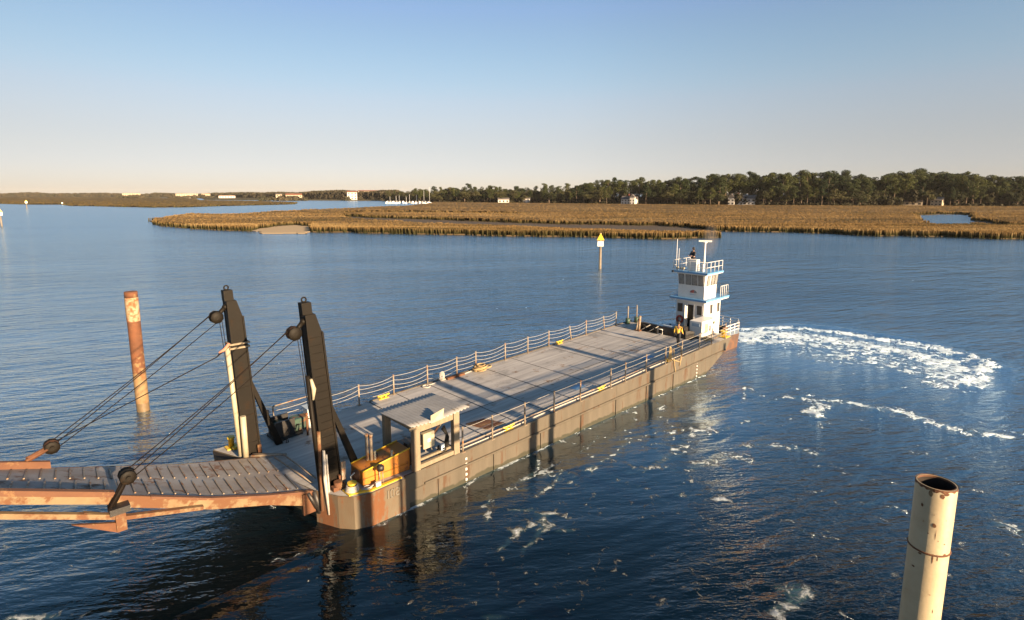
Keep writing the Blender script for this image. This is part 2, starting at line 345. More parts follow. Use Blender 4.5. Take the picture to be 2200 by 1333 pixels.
h = math_('ADD', math_('MULTIPLY', w1, 0.54), math_('ADD', math_('MULTIPLY', w2, 0.46), math_('MULTIPLY', w3, 0.10)))
amp = math_('MULTIPLY', gustr.outputs[0], math_('SUBTRACT', 1.0, math_('MULTIPLY', ac.outputs['Fac'], 0.86)))
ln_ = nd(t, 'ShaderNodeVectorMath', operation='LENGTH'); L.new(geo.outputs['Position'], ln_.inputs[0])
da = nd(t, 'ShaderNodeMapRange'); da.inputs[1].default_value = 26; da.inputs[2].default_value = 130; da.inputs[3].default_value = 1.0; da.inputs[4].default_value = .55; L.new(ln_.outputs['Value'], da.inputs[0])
w0 = noise(0.30, -20, 0.5, 1.35, 2, 0.2, .5)
h = math_('ADD', math_('MULTIPLY', math_('MULTIPLY', h, amp), da.outputs[0]), math_('MULTIPLY', math_('MULTIPLY', w0, 0.85), math_('SUBTRACT', 1.0, math_('MULTIPLY', ac.outputs['Fac'], 0.6))))
bp = nd(t, 'ShaderNodeBump'); bp.inputs['Strength'].default_value = 1.0; bp.inputs['Distance'].default_value = 0.52
ir = nd(t, 'ShaderNodeMapRange'); ir.inputs[1].default_value = 18; ir.inputs[2].default_value = 46; ir.inputs[3].default_value = 1.46; ir.inputs[4].default_value = 4.6; L.new(ln_.outputs['Value'], ir.inputs[0]); L.new(ir.outputs[0], b.inputs['IOR'])  # IOR climbs with distance to strengthen the far sky reflection
# foam
f1 = math_('MULTIPLY_ADD', noise(1.3, 0, 1, 1, 9, 0.8, 0.70), 1.7, -.35); f2 = nd(t, 'ShaderNodeTexVoronoi'); f2.feature = 'DISTANCE_TO_EDGE'; f2.inputs['Scale'].default_value = 1.6; 
mpv = nd(t, 'ShaderNodeVectorMath', operation='ADD'); nv = nd(t, 'ShaderNodeTexNoise'); nv.inputs['Scale'].default_value = 0.9; L.new(geo.outputs['Position'], nv.inputs['Vector'])
L.new(geo.outputs['Position'], mpv.inputs[0]); L.new(nv.outputs['Color'], mpv.inputs[1]); L.new(mpv.outputs[0], f2.inputs['Vector'])
web = nd(t, 'ShaderNodeMapRange'); web.inputs[1].default_value = 0.0; web.inputs[2].default_value = 0.16; web.inputs[3].default_value = 0.10; web.inputs[4].default_value = -0.04; L.new(f2.outputs['Distance'], web.inputs[0])
fv = math_('ADD', math_('ADD', f1, web.outputs[0]), math_('MULTIPLY', af.outputs['Fac'], 0.62))
fm = nd(t, 'ShaderNodeMapRange'); fm.interpolation_type = 'SMOOTHSTEP'; fm.inputs[1].default_value = 0.80; fm.inputs[2].default_value = 1.12; L.new(fv, fm.inputs[0])
hh = math_('ADD', h, math_('MULTIPLY', fm.outputs[0], math_('MULTIPLY', f1, 0.35)))
L.new(hh, bp.inputs['Height']); L.new(bp.outputs[0], b.inputs['Normal'])
mx = nd(t, 'ShaderNodeMix', data_type='RGBA'); L.new(fm.outputs[0], mx.inputs['Factor'])
mur = nd(t, 'ShaderNodeMix', data_type='RGBA'); L.new(math_('MAXIMUM', math_('MINIMUM', math_('MULTIPLY_ADD', af.outputs['Fac'], 1.7, -.5), 1.0), 0.0), mur.inputs['Factor'])
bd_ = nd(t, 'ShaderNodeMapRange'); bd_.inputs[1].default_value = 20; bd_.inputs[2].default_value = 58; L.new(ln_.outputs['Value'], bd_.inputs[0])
bm_x = nd(t, 'ShaderNodeMix', data_type='RGBA'); L.new(bd_.outputs[0], bm_x.inputs['Factor']); bm_x.inputs['A'].default_value = (0.0, 0.0016, 0.003, 1); bm_x.inputs['B'].default_value = (0.017, 0.052, 0.10, 1)  # bluer, lighter body with distance stands in for brighter sky reflection
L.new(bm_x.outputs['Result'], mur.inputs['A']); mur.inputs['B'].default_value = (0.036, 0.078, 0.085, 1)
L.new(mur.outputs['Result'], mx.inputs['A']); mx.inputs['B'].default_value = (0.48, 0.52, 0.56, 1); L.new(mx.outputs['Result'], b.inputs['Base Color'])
rr = nd(t, 'ShaderNodeMapRange'); rr.inputs[3].default_value = 0.0; rr.inputs[4].default_value = 0.7; L.new(fm.outputs[0], rr.inputs[0])
ln_ = nd(t, 'ShaderNodeVectorMath', operation='LENGTH'); L.new(geo.outputs['Position'], ln_.inputs[0]); rd = nd(t, 'ShaderNodeMapRange'); rd.inputs[1].default_value = 30; rd.inputs[2].default_value = 260; rd.inputs[3].default_value = .04; rd.inputs[4].default_value = .18; L.new(ln_.outputs['Value'], rd.inputs[0])
L.new(math_('ADD', rr.outputs[0], rd.outputs[0]), b.inputs['Roughness'])
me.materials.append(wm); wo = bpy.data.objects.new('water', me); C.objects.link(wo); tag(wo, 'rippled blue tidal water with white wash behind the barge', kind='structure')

# river bed far below keeps the horizon closed
# ------------------------------------------------------------------ salt marsh
def inside(P, poly):
    r = np.zeros(len(P), bool); n = len(poly); x, y = P[:, 0], P[:, 1]; j = n-1
    for i in range(n):
        xi, yi = poly[i]; xj, yj = poly[j]
        c = ((yi > y) != (yj > y)) & (x < (xj-xi)*(y-yi)/((yj-yi)+1e-12)+xi); r ^= c; j = i
    return r
main = [(322, 476), (333, 483), (352, 487), (400, 491), (440, 494), (480, 495.5), (530, 497), (600, 498), (665, 499), (720, 499.5), (800, 501.5), (900, 503.5), (1000, 505.5), (1100, 508), (1200, 509), (1290, 511), (1380, 512.5), (1440, 514), (1490, 513), (1546, 511), (1538, 508), (1505, 507),
        (1500, 499), (1540, 497), (1620, 498.5), (1700, 500), (1770, 502.5), (1850, 507), (1900, 509), (1935, 507), (1965, 508), (2030, 510), (2120, 513), (2200, 514), (2500, 519), (2900, 520), (2900, 446), (2200, 441), (1700, 438), (1300, 435), (1100, 432.5), (935, 431.5), (925, 438), (880, 441), (800, 443.5), (760, 446), (640, 450), (560, 454.5), (529, 457), (470, 459), (415, 461), (390, 464), (350, 471)]
bk = main.index((925, 438)); main[bk+1:] = [(x, 417+(y-417)*(1.16 if x > 420 else 1.05)) for x, y in main[bk+1:]]
farm = [(-700, 440), (-100, 438), (0, 438.5), (60, 440), (130, 440), (150, 443), (200, 443.5), (250, 445), (330, 446.5), (400, 446), (470, 443.5), (560, 441.5), (632, 439.5), (640, 436), (560, 433), (430, 431), (420, 427), (300, 425.5), (0, 424), (-700, 424)]
shore = [(-900, 426), (0, 424.5), (430, 425.5), (440, 430), (600, 431), (830, 432), (935, 433.5), (1100, 436), (1300, 440), (1500, 443), (1750, 444.5), (2200, 446), (2900, 448), (2900, 421), (-900, 420)]
sand = [(545, 497), (575, 490), (610, 487), (640, 485.5), (664, 489), (664, 503), (620, 503), (560, 503)]
creek = [(740, 466), (800, 470), (900, 472.5), (1000, 477), (1100, 480.5), (1200, 483.5), (1290, 485), (1400, 487), (1480, 490), (1530, 497), (1500, 509), (1400, 507), (1290, 504), (1200, 500), (1100, 495), (1000, 490), (900, 485), (800, 479), (740, 473)]
creek2 = [(760, 459.5), (880, 459), (1000, 461), (1100, 463)]
pond = [(1968, 463), (1976, 474), (1990, 487), (2040, 490), (2080, 489), (2090, 480), (2094, 472), (2086, 463), (2040, 461)]
creek3 = [(2088, 478), (2120, 486), (2160, 489), (2230, 491)]
W2 = lambda pl: [tuple(G(*p)[:2]) for p in pl]
mainW, farW, shoreW, sandW, pondW = map(W2, (main, farm, shore, sand, pond)); cW, c2W, c3W = map(W2, (creek, creek2, creek3))
def hash_noise(P, s, seed):
    r = np.random.default_rng(seed); v = np.zeros(len(P))
    for k in range(7):
        th = r.uniform(0, math.pi); f = s*r.uniform(.5, 2.2); v += np.sin((P[:, 0]*math.cos(th)+P[:, 1]*math.sin(th))*f+r.uniform(0, 6.28)+1.3*np.sin((P[:, 0]*math.sin(th)-P[:, 1]*math.cos(th))*f*.7))
    return v/7
def marsh_h(P):
    j = np.stack([hash_noise(P, .25, 1), hash_noise(P, .25, 2)], 1)*2.2
    Q = P+j
    m = inside(Q, mainW); h = np.where(m, 1.75+0.14*hash_noise(P, .3, 3)+0.16*hash_noise(P, .05, 4), -0.6)
    kind = np.where(m, 1, 0)
    f = inside(P, farW) & ~m; h = np.where(f, 1.1+0.15*hash_noise(P, .1, 5), h); kind = np.where(f, 1, kind)
    c = m & inside(Q, cW); h = np.where(c, 0.15, h); kind = np.where(c, 2, kind)
    d, t = poly_dist(Q, c2W); c = m & (d < 5); h = np.where(c, 0.2, h); kind = np.where(c, 2, kind)
    d, t = poly_dist(Q, c3W); c = m & (d < 6); h = np.where(c, 0.2, h); kind = np.where(c, 2, kind)
    s = inside(Q, sandW); h = np.where(s, 0.25, h); kind = np.where(s, 3, kind)
    p = inside(Q, pondW); h = np.where(p, -0.6, h); kind = np.where(p, 0, kind)
    return h, kind
pys = np.concatenate([np.arange(423, 432, 0.45), np.arange(432, 521, 0.42)]); pxs = np.arange(-560, 2760, 3.2)
GX = []
for py in pys:
    k = CAM_H/(FPX*ST+(py-603)*CT); GX.append(np.stack([(pxs-1100)*k, np.full(len(pxs), (FPX*CT-(py-603)*ST)*k)], 1))
GP = np.concatenate(GX); hz, kd = marsh_h(GP)
nr, nc = len(pys), len(pxs); idx = np.arange(nr*nc).reshape(nr, nc)
q = np.stack([idx[:-1, :-1].ravel(), idx[1:, :-1].ravel(), idx[1:, 1:].ravel(), idx[:-1, 1:].ravel()], 1)
keep = (hz[q].max(1) > -0.5); q = q[keep]
me = bpy.data.meshes.new('marsh_ground'); used = np.unique(q); rem = -np.ones(len(GP), int); rem[used] = np.arange(len(used)); q = rem[q]
cz = np.where(kd == 1, 0.32, hz)          # soil under the grass
me.from_pydata(np.column_stack([GP, cz])[used].tolist(), [], q.tolist()); me.update()
at = me.attributes.new('kind', 'FLOAT', 'POINT'); at.data.foreach_set('value', kd[used].astype(np.float32))
gm = bpy.data.materials.new('marsh_soil'); gm.use_nodes = True; t = gm.node_tree; L = t.links; b = t.nodes['Principled BSDF']; b.inputs['Roughness'].default_value = 0.95
b.inputs['Specular IOR Level'].default_value = 0.15
geo = nd(t, 'ShaderNodeNewGeometry'); n1 = noise(0.12, 4, 0.5, 1.6, 8, 0, 0.7)
cr2 = nd(t, 'ShaderNodeValToRGB'); L.new(n1, cr2.inputs[0]); cr2.color_ramp.elements[0].position = .35; cr2.color_ramp.elements[1].position = .65
cr2.color_ramp.elements[0].color = (0.05, 0.036, 0.018, 1); cr2.color_ramp.elements[1].color = (0.09, 0.06, 0.03, 1)
ka = nd(t, 'ShaderNodeAttribute', attribute_name='kind')
s1 = nd(t, 'ShaderNodeMapRange'); s1.inputs[1].default_value = 1.4; s1.inputs[2].default_value = 1.7; L.new(ka.outputs['Fac'], s1.inputs[0])
m1 = nd(t, 'ShaderNodeMix', data_type='RGBA'); L.new(s1.outputs[0], m1.inputs['Factor']); L.new(cr2.outputs[0], m1.inputs['A']); m1.inputs['B'].default_value = (0.075, 0.06, 0.048, 1)
s2 = nd(t, 'ShaderNodeMapRange'); s2.inputs[1].default_value = 2.4; s2.inputs[2].default_value = 2.8; L.new(ka.outputs['Fac'], s2.inputs[0])
m2 = nd(t, 'ShaderNodeMix', data_type='RGBA'); L.new(s2.outputs[0], m2.inputs['Factor']); L.new(m1.outputs['Result'], m2.inputs['A']); m2.inputs['B'].default_value = (0.34, 0.26, 0.165, 1)
L.new(m2.outputs['Result'], b.inputs['Base Color'])
me.materials.append(gm); o = bpy.data.objects.new('marsh_ground', me); C.objects.link(o); tag(o, kind='structure')
# grass: jagged tufts, dense along the banks and everywhere on the flats
def tufts(n, py0, py1, px0=-300, px1=2500, edge=False):
    py = rng.uniform(py0, py1, n); px = rng.uniform(px0, px1, n)
    k = CAM_H/(FPX*ST+(py-603)*CT); P = np.stack([(px-1100)*k, (FPX*CT-(py-603)*ST)*k], 1)
    h, kk = marsh_h(P); ok = kk == 1
    return P[ok], h[ok]
vs = []; cols = []
def add_tufts(P, h, wmul=1.0):
    n = len(P); dist = np.hypot(*P.T); w = (0.12+dist*0.0009)*wmul
    for b_ in range(3):
        th = rng.uniform(0, math.pi, n); off = rng.normal(0, .35, (n, 2)); base = P+off*w[:, None]*2
        dx = np.cos(th)*w*.5; dy = np.sin(th)*w*.5; top = h*(1.0+.07*hash_noise(base, .5, 21)+.10*hash_noise(base, .12, 22))+rng.uniform(-.12, .12, n); lean = rng.normal(0, .14, (n, 2))
        a = np.column_stack([base[:, 0]-dx, base[:, 1]-dy, np.zeros(n)-.1]); c = np.column_stack([base[:, 0]+dx, base[:, 1]+dy, np.zeros(n)-.1])
        d = np.column_stack([base[:, 0]+dx*.5+lean[:, 0], base[:, 1]+dy*.5+lean[:, 1], top]); e = np.column_stack([base[:, 0]-dx*.7+lean[:, 0], base[:, 1]-dy*.7+lean[:, 1], top*rng.uniform(.8, 1.0, n)])
        vs.append(np.stack([a, c, d, e], 1).reshape(-1, 3))
P, h = tufts(60000, 490, 521); add_tufts(P, h)
P, h = tufts(60000, 462, 521); add_tufts(P, h)
P, h = tufts(40000, 433, 475); add_tufts(P, h, 1.2)
P, h = tufts(30000, 424, 448, -500, 700); add_tufts(P, h, 1.3)
V = np.concatenate(vs); nq = len(V)//4; me = bpy.data.meshes.new('marsh_grass')
me.vertices.add(len(V)); me.vertices.foreach_set('co', V.astype(np.float32).ravel()); me.loops.add(len(V)); me.loops.foreach_set('vertex_index', np.arange(len(V), dtype=np.int32))
me.polygons.add(nq); me.polygons.foreach_set('loop_start', np.arange(0, len(V), 4, dtype=np.int32)); me.update(calc_edges=True)
gg = bpy.data.materials.new('marsh_grass'); gg.use_nodes = True; t = gg.node_tree; L = t.links; b = t.nodes['Principled BSDF']; b.inputs['Roughness'].default_value = 0.85; b.inputs['Specular IOR Level'].default_value = 0.1
geo = nd(t, 'ShaderNodeNewGeometry'); n1 = noise(0.05, 4, 0.35, 2.0, 6, 0, 0.65); n2 = noise(0.9, 0, 1, 1, 3)
n5 = noise(0.014, -3, 0.5, 2.4, 5, 0, 0.6)
cg = nd(t, 'ShaderNodeValToRGB'); L.new(math_('ADD', math_('MULTIPLY', n1, .45), math_('ADD', math_('MULTIPLY', n5, .35), math_('MULTIPLY', n2, .2))), cg.inputs[0])
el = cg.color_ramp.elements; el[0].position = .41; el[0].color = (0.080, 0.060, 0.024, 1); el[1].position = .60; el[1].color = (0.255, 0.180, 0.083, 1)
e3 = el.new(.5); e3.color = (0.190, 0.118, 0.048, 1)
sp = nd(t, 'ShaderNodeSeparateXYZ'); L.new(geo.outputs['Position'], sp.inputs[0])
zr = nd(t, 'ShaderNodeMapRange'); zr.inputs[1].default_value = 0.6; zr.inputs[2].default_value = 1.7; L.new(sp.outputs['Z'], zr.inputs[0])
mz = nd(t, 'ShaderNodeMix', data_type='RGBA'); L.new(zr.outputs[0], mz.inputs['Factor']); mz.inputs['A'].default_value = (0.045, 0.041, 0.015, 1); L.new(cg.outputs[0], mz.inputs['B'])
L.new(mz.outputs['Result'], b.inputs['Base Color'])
tr = nd(t, 'ShaderNodeBsdfTranslucent'); L.new(mz.outputs['Result'], tr.inputs[0]); mxs = nd(t, 'ShaderNodeMixShader'); mxs.inputs[0].default_value = .25
L.new(b.outputs[0], mxs.inputs[1]); L.new(tr.outputs[0], mxs.inputs[2]); L.new(mxs.outputs[0], t.nodes['Material Output'].inputs[0])
# closed canopy of the inner marsh, joined to the same grass
ok1 = ((kd == 1) & (np.hypot(*GP.T) < 3000)).reshape(nr, nc); er = ok1.copy()
for s_, ax in ((1, 0), (-1, 0), (1, 1), (-1, 1), (2, 0), (-2, 0), (2, 1), (-2, 1)):
    if ax == 0 and abs(s_) == 2: er &= (np.roll(ok1, s_, ax) | (pys[:, None] < 452))
    elif ax == 0: er &= (np.roll(ok1, s_, ax) | (pys[:, None] < 446))
    else: er &= np.roll(ok1, s_, ax)
qq = np.stack([idx[:-1, :-1].ravel(), idx[1:, :-1].ravel(), idx[1:, 1:].ravel(), idx[:-1, 1:].ravel()], 1); qq = qq[er.ravel()[qq].all(1)]
cu = np.unique(qq); rm = -np.ones(len(GP), int); rm[cu] = np.arange(len(cu)); ch = hz*(.90+.06*hash_noise(GP, .5, 21)+.10*hash_noise(GP, .12, 22))+rng.uniform(-.14, .10, len(hz))
V = np.concatenate([V, np.column_stack([GP, ch])[cu]]); fl = np.arange(nq*4).reshape(-1, 4).tolist()+(rm[qq]+nq*4).tolist()
bpy.data.meshes.remove(me); me = bpy.data.meshes.new('marsh_grass'); me.from_pydata(V.tolist(), [], fl); me.update()
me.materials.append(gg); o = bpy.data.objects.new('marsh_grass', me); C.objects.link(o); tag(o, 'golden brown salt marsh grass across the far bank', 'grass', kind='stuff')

# far land under the woods
mb = MB(); sh = [G(*p) for p in shore[:12]]; far = [Vector((p.x*2.2, p.y*2.2, 0)) for p in sh]
for p in sh: pass
n = len(sh); mb.add([p+Z3*(-.3) for p in sh]+[p+Z3*1.3 for p in sh]+[p+Z3*1.5 for p in far], [(i, i+1, n+i+1, n+i) for i in range(n-1)]+[(n+i, n+i+1, 2*n+i+1, 2*n+i) for i in range(n-1)])
M['land'] = mat('land_soil', (0.10, 0.075, 0.035), (0.06, 0.055, 0.025), 0.95, scale=0.05, bump=0, spec=0.1)
tag(build('far_land', mb, M['land']), kind='structure')

# ------------------------------------------------------------------ trees
def leafmat(name, c1, c2):
    m = bpy.data.materials.new(name); m.use_nodes = True; t = m.node_tree; L = t.links; b = t.nodes['Principled BSDF']
    b.inputs['Roughness'].default_value = .75; b.inputs['Specular IOR Level'].default_value = .2
    oi = nd(t, 'ShaderNodeObjectInfo'); g = nd(t, 'ShaderNodeTexCoord'); n = nd(t, 'ShaderNodeTexNoise'); n.inputs['Scale'].default_value = .35; L.new(g.outputs['Object'], n.inputs['Vector'])
    s = nd(t, 'ShaderNodeMath', operation='ADD'); h = nd(t, 'ShaderNodeMath', operation='MULTIPLY_ADD'); h.inputs[1].default_value = 1.2; h.inputs[2].default_value = -.6
    L.new(oi.outputs['Random'], h.inputs[0]); L.new(n.outputs['Fac'], s.inputs[0]); L.new(h.outputs[0], s.inputs[1])
    mx = nd(t, 'ShaderNodeMix', data_type='RGBA'); L.new(s.outputs[0], mx.inputs['Factor']); mx.inputs['A'].default_value = (*[x*.75 for x in c1], 1); mx.inputs['B'].default_value = (*[x*.75 for x in c2], 1); L.new(mx.outputs['Result'], b.inputs['Base Color'])
    return m
M['pine'] = leafmat('pine_needles', (0.012, 0.024, 0.006), (0.058, 0.068, 0.016))
M['oak'] = leafmat('oak_leaves', (0.020, 0.028, 0.009), (0.070, 0.066, 0.024))
M['shrubl'] = leafmat('shrub_leaves', (0.014, 0.016, 0.007), (0.042, 0.036, 0.016))
M['bark'] = mat('bark', (0.22, 0.16, 0.11), (0.13, 0.09, 0.06), 0.95, scale=1.2, bump=0)
M['farwood'] = mat('far_wood_leaves', (0.10, 0.08, 0.05), (0.05, 0.05, 0.032), 0.95, scale=0.03, bump=0, spec=0.1)
def leaves(clumps, per, size, r=random):
    mb = MB(); R = np.random.default_rng(int(r.random()*1e6)); vs = []
    for (x, y, z, a, c) in clumps:
        n = int(per*a*a*max(c, .5)/4)+30
        d = R.normal(size=(n, 3)); d /= np.linalg.norm(d, axis=1)[:, None]; rr = R.uniform(.45, 1.0, n)**.6
        p = d*rr[:, None]*np.array([a, a, c])+np.array([x, y, z])
        nrm = d+R.normal(size=(n, 3))*.6; nrm /= np.linalg.norm(nrm, axis=1)[:, None]
        t1 = np.cross(nrm, R.normal(size=(n, 3))); t1 /= np.linalg.norm(t1, axis=1)[:, None]; t2 = np.cross(nrm, t1)
        s = R.uniform(.5, 1.1, n)[:, None]*size
        vs.append(np.stack([p-t1*s, p+t2*s*.6, p+t1*s, p-t2*s*.8], 1).reshape(-1, 3))
    V = np.concatenate(vs); mb.v = [tuple(x) for x in V]; mb.f = [(i, i+1, i+2, i+3) for i in range(0, len(V), 4)]; mb.sm = [False]*len(mb.f)
    return mb
def raw(name, mb, m, parent):
    me = bpy.data.meshes.new(name); me.from_pydata(mb.v, [], mb.f); me.materials.append(m); me.polygons.foreach_set('use_smooth', mb.sm); me.update()
    return link(bpy.data.objects.new(name, me), parent)
def make_pine(seed, H=20.0):
    r = random.Random(seed); root = thing('pine_tree', 'x', 'pine tree', (0, 0, 0)); tr = MB()
    bend = [(r.uniform(-.4, .4), r.uniform(-.4, .4)) for _ in range(4)]
    P = [(0, 0, -.5), (bend[0][0]*.4, bend[0][1]*.4, H*.3), (bend[1][0], bend[1][1], H*.6), (bend[2][0], bend[2][1], H*.93)]
    tr.tube(P, [.34, .26, .2, .06], 6); cl = []; n = r.randint(13, 18)
    for i in range(n):
        z = H*(.42+.56*(i+r.random()*.6)/n); wd = (1.0-abs((z/H)-.68)/.50)*H*.17+.5; a = r.uniform(0, 6.28); d = r.uniform(.35, 1)*wd
        c = (math.cos(a)*d+bend[2][0]*.6, math.sin(a)*d+bend[2][1]*.6, z); tr.tube([(bend[1][0]*.7, bend[1][1]*.7, z-1.2), c], [.09, .04], 4)
        cl.append((*c, r.uniform(1.6, 2.7), r.uniform(1.1, 1.9)))
    cl.append((bend[2][0], bend[2][1], H*.96, 1.7, 1.2))
    raw('trunk', tr, M['bark'], root); raw('crown', leaves(cl, 85, .36, r), M['pine'], root); return root
def make_oak(seed, H=13.0):
    r = random.Random(seed); root = thing('oak_tree', 'x', 'oak tree', (0, 0, 0)); tr = MB(); tr.tube([(0, 0, -.5), (.2, .1, H*.22), (.1, .2, H*.4)], [.5, .4, .3], 7); cl = []
    for i in range(r.randint(14, 19)):
        a = r.uniform(0, 6.28); d = r.uniform(.1, 1)*H*.40; z = H*(.30+.55*r.random()*(1-d/(H*.6))+.06)
        c = (math.cos(a)*d, math.sin(a)*d, z); tr.tube([(.1, .1, H*.3), (c[0]*.5, c[1]*.5, z*.75), c], [.2, .12, .05], 5)
        cl.append((*c, r.uniform(1.6, 2.7), r.uniform(1.1, 1.9)))
    raw('trunk', tr, M['bark'], root); raw('crown', leaves(cl, 82, .36, r), M['oak'], root); return root
def make_palm(seed, H=8.0):
    r = random.Random(seed); root = thing('palm_tree', 'x', 'palm tree', (0, 0, 0)); tr = MB().tube([(0, 0, -.3), (.2, 0, H*.5), (.1, .2, H*.9)], [.24, .2, .2], 6); raw('trunk', tr, M['bark'], root)
    fr = MB()
    for i in range(26):
        a = r.uniform(0, 6.28); e = r.uniform(-.5, 1.2); L_ = r.uniform(1.3, 2.0); c = Vector((.1, .2, H*.9)); d = Vector((math.cos(a)*math.cos(e), math.sin(a)*math.cos(e), math.sin(e)))
        s = d.cross(Z3).normalized()*.42; tip = c+d*L_-Z3*.5*(1-math.sin(e)); mid = c+d*L_*.6
        fr.add([c, mid+s, tip, mid-s], [(0, 1, 2, 3)])
    raw('crown', fr, M['shrubl'], root); return root
pines = [make_pine(i) for i in range(5)]; oaks = [make_oak(20+i) for i in range(4)]; palms = [make_palm(50+i) for i in range(2)]
first_used = set()
def plant(proto, loc, height, base_h, label, group, wmul=1.0):
    if proto.name in first_used: o = copy_tree(proto)
    else: o = proto; first_used.add(proto.name)
    s = height/base_h; o.location = loc; o.rotation_euler = (0, 0, random.uniform(0, 6.28)); o.scale = (s*wmul, s*wmul, s); tag(o, label, None, group); return o
def interp(x, pts): return float(np.interp(x, [p[0] for p in pts], [p[1] for p in pts]))
base_l = [(640, 431), (830, 433), (900, 436), (1000, 437.2), (1100, 438.4), (1300, 441), (1500, 443.6), (1700, 445), (2000, 446), (2300, 447)]
top_l = [(640, 415), (700, 412), (760, 412), (830, 409), (880, 404), (905, 402), (940, 398), (980, 393), (1010, 396), (1060, 398), (1130, 396), (1160, 396), (1200, 398), (1225, 391), (1260, 387), (1290, 388), (1320, 382), (1390, 381), (1430, 381), (1465, 378), (1500, 380), (1525, 374), (1570, 368), (1610, 372), (1670, 367), (1720, 369), (1770, 369), (1810, 367), (1850, 376), (1872, 382), (1885, 371), (1930, 367), (1975, 361), (2010, 366), (2060, 366), (2095, 374), (2110, 378), (2130, 371), (2150, 378), (2180, 377), (2205, 374), (2300, 377)]
rt = random.Random(3)
ZN = [(880, 'above the motorboats of the marina'), (935, 'behind the tallest marina mast'), (1000, 'right of the marina, left of the cottages'), (1060, 'just left of the arched cottage'), (1110, 'over the arched white cottage'), (1170, 'right of the two small cottages'), (1240, 'between the cottages and the channel marker'), (1310, 'behind the triangle topped channel marker'), (1385, 'around the gabled white house'), (1450, 'right of the gabled white house'), (1550, 'above the tug mast, left of the long house'), (1640, 'around the long white house'), (1720, 'just right of the long white house'), (1800, 'midway to the cream buildings'), (1870, 'left of the low cream building'), (1960, 'over the low cream building'), (2050, 'over the two storey cream house'), (2130, 'right of the cream house'), (2400, 'at the right end of the wood')]
def zone_name(px):
    for lim, s in ZN:
        if px < lim: return s
ROWN = [('tallest rear pine ', 'rear live oak '), ('middle row pine ', 'high crowned oak '), ('full crowned pine ', 'broad live oak '), ('low front pine ', 'low front oak ')]
def shore_pt(px, back): # a little behind the marsh edge
    p = G(px, interp(px, base_l)); d = Vector((p.x, p.y, 0)); return d*(1+back/d.length)
gaps = [(1316, 1384, 'f'), (1550, 1634, 'f'), (1862, 2040, 'h')]
def in_gap(px): return any(a < px < b for a, b, _ in gaps)
cnt = 0
for row, (back, step, k0, k1) in enumerate([(70, 13.5, .90, 1.07), (42, 12.5, .80, 1.03), (20, 12.5, .62, .97), (6, 14, .35, .85)]):
    px = 832+row*4.0
    while px < 2262:
        p = shore_pt(px, back+rt.uniform(-8, 8)); p.z = 1.2
        full = top_z(interp(px, top_l)+rt.uniform(-1.0, 2.5), p)-1.2
        if row == 3 and in_gap(px): px += step; continue
        if row == 2 and any(a < px < b for a, b, t_ in gaps if t_ == 'f'): px += step; continue
        h = full*rt.uniform(k0, k1); oakish = (px < 1250 and rt.random() < .6) or (row >= 2 and rt.random() < .35) or rt.random() < .1
        if row == 3: oakish = rt.random() < .55
        if oakish:
            h = min(h, 19) if row else h
            tag(plant(rt.choice(oaks), p, h, 13.6, ROWN[row][1]+zone_name(px), 'live oaks along the far shore', rt.uniform(.9, 1.35)), None, 'oak')
        else: tag(plant(rt.choice(pines), p, h, 20.8, ROWN[row][0]+zone_name(px), 'pines along the far shore', rt.uniform(.85, 1.3)), None, 'pine')
        cnt += 1; px += step*rt.uniform(.8, 1.25)
for px in (1048, 1128, 1512, 1640, 1990):
    p = shore_pt(px, 2); p.z = 1.2; plant(rt.choice(palms), p, rt.uniform(8, 10), 8.4, 'slender low palm '+zone_name(px), 'palms at the wood edge')
groups_ = {}
for o_ in C.objects:
    if o_.parent is None and 'label' in o_.keys() and o_.get('group') in ('pines along the far shore', 'live oaks along the far shore'): groups_.setdefault(o_['label'], []).append(o_)
ORD = ['leftmost', 'second from left', 'third from left', 'fourth from left', 'fifth from left', 'sixth from left', 'seventh from left', 'eighth from left', 'ninth from left']
for lb_, os_ in groups_.items():
    os_.sort(key=lambda o_: o_.location.x/o_.location.y)
    if len(os_) > 1:
        for i_, o_ in enumerate(os_):
            if i_ < len(ORD): o_['label'] = lb_+', '+('rightmost' if i_ == len(os_)-1 else ORD[i_])

# dark undergrowth along the foot of the wood, and the far low wood on the left: masses
cl = []
for k in range(900):
    px = rt.uniform(825, 2290); p = shore_pt(px, rt.uniform(12, 90)); hgt = rt.uniform(3, 14)
    cl.append((p.x, p.y, 1.2+hgt*rt.uniform(.2, .7), rt.uniform(3, 5.5), hgt*.5))
for k in range(260):
    px = rt.uniform(825, 2290)
    if in_gap(px): continue
    p = shore_pt(px, rt.uniform(0, 8)); cl.append((p.x, p.y, 2.2, rt.uniform(1.5, 3), rt.uniform(1.0, 2.4)))
ug = raw('undergrowth', leaves(cl, 9, 1.2, rt), M['shrubl'], None); tag(ug, 'dark undergrowth and shrubs between the trees of the right shore', 'undergrowth', kind='stuff')
cl = []
far_top = [(-400, 416), (0, 416), (40, 414.5), (75, 413.5), (110, 416), (160, 415.5), (225, 415), (262, 416), (300, 418), (340, 414.5), (370, 415.5), (420, 417), (470, 414.5), (530, 413.5), (560, 414), (600, 413), (640, 414), (680, 411), (740, 409), (780, 412), (860, 408)]
far_base = [(-400, 423.6), (0, 423.6), (430, 424.6), (560, 427), (640, 428.5), (830, 431)]
for px_ in list(range(258, 312, 6))+list(range(366, 462, 6))+list(range(560, 660, 8))+[745, 772, 780]:
    q = G(px_+rt.uniform(-3, 3), 426.6 if px_ < 500 else 431.6); r_ = rt.uniform(3, 6); cl.append((q.x, q.y, rt.uniform(1.5, 5), r_*1.4, r_))
px = -380
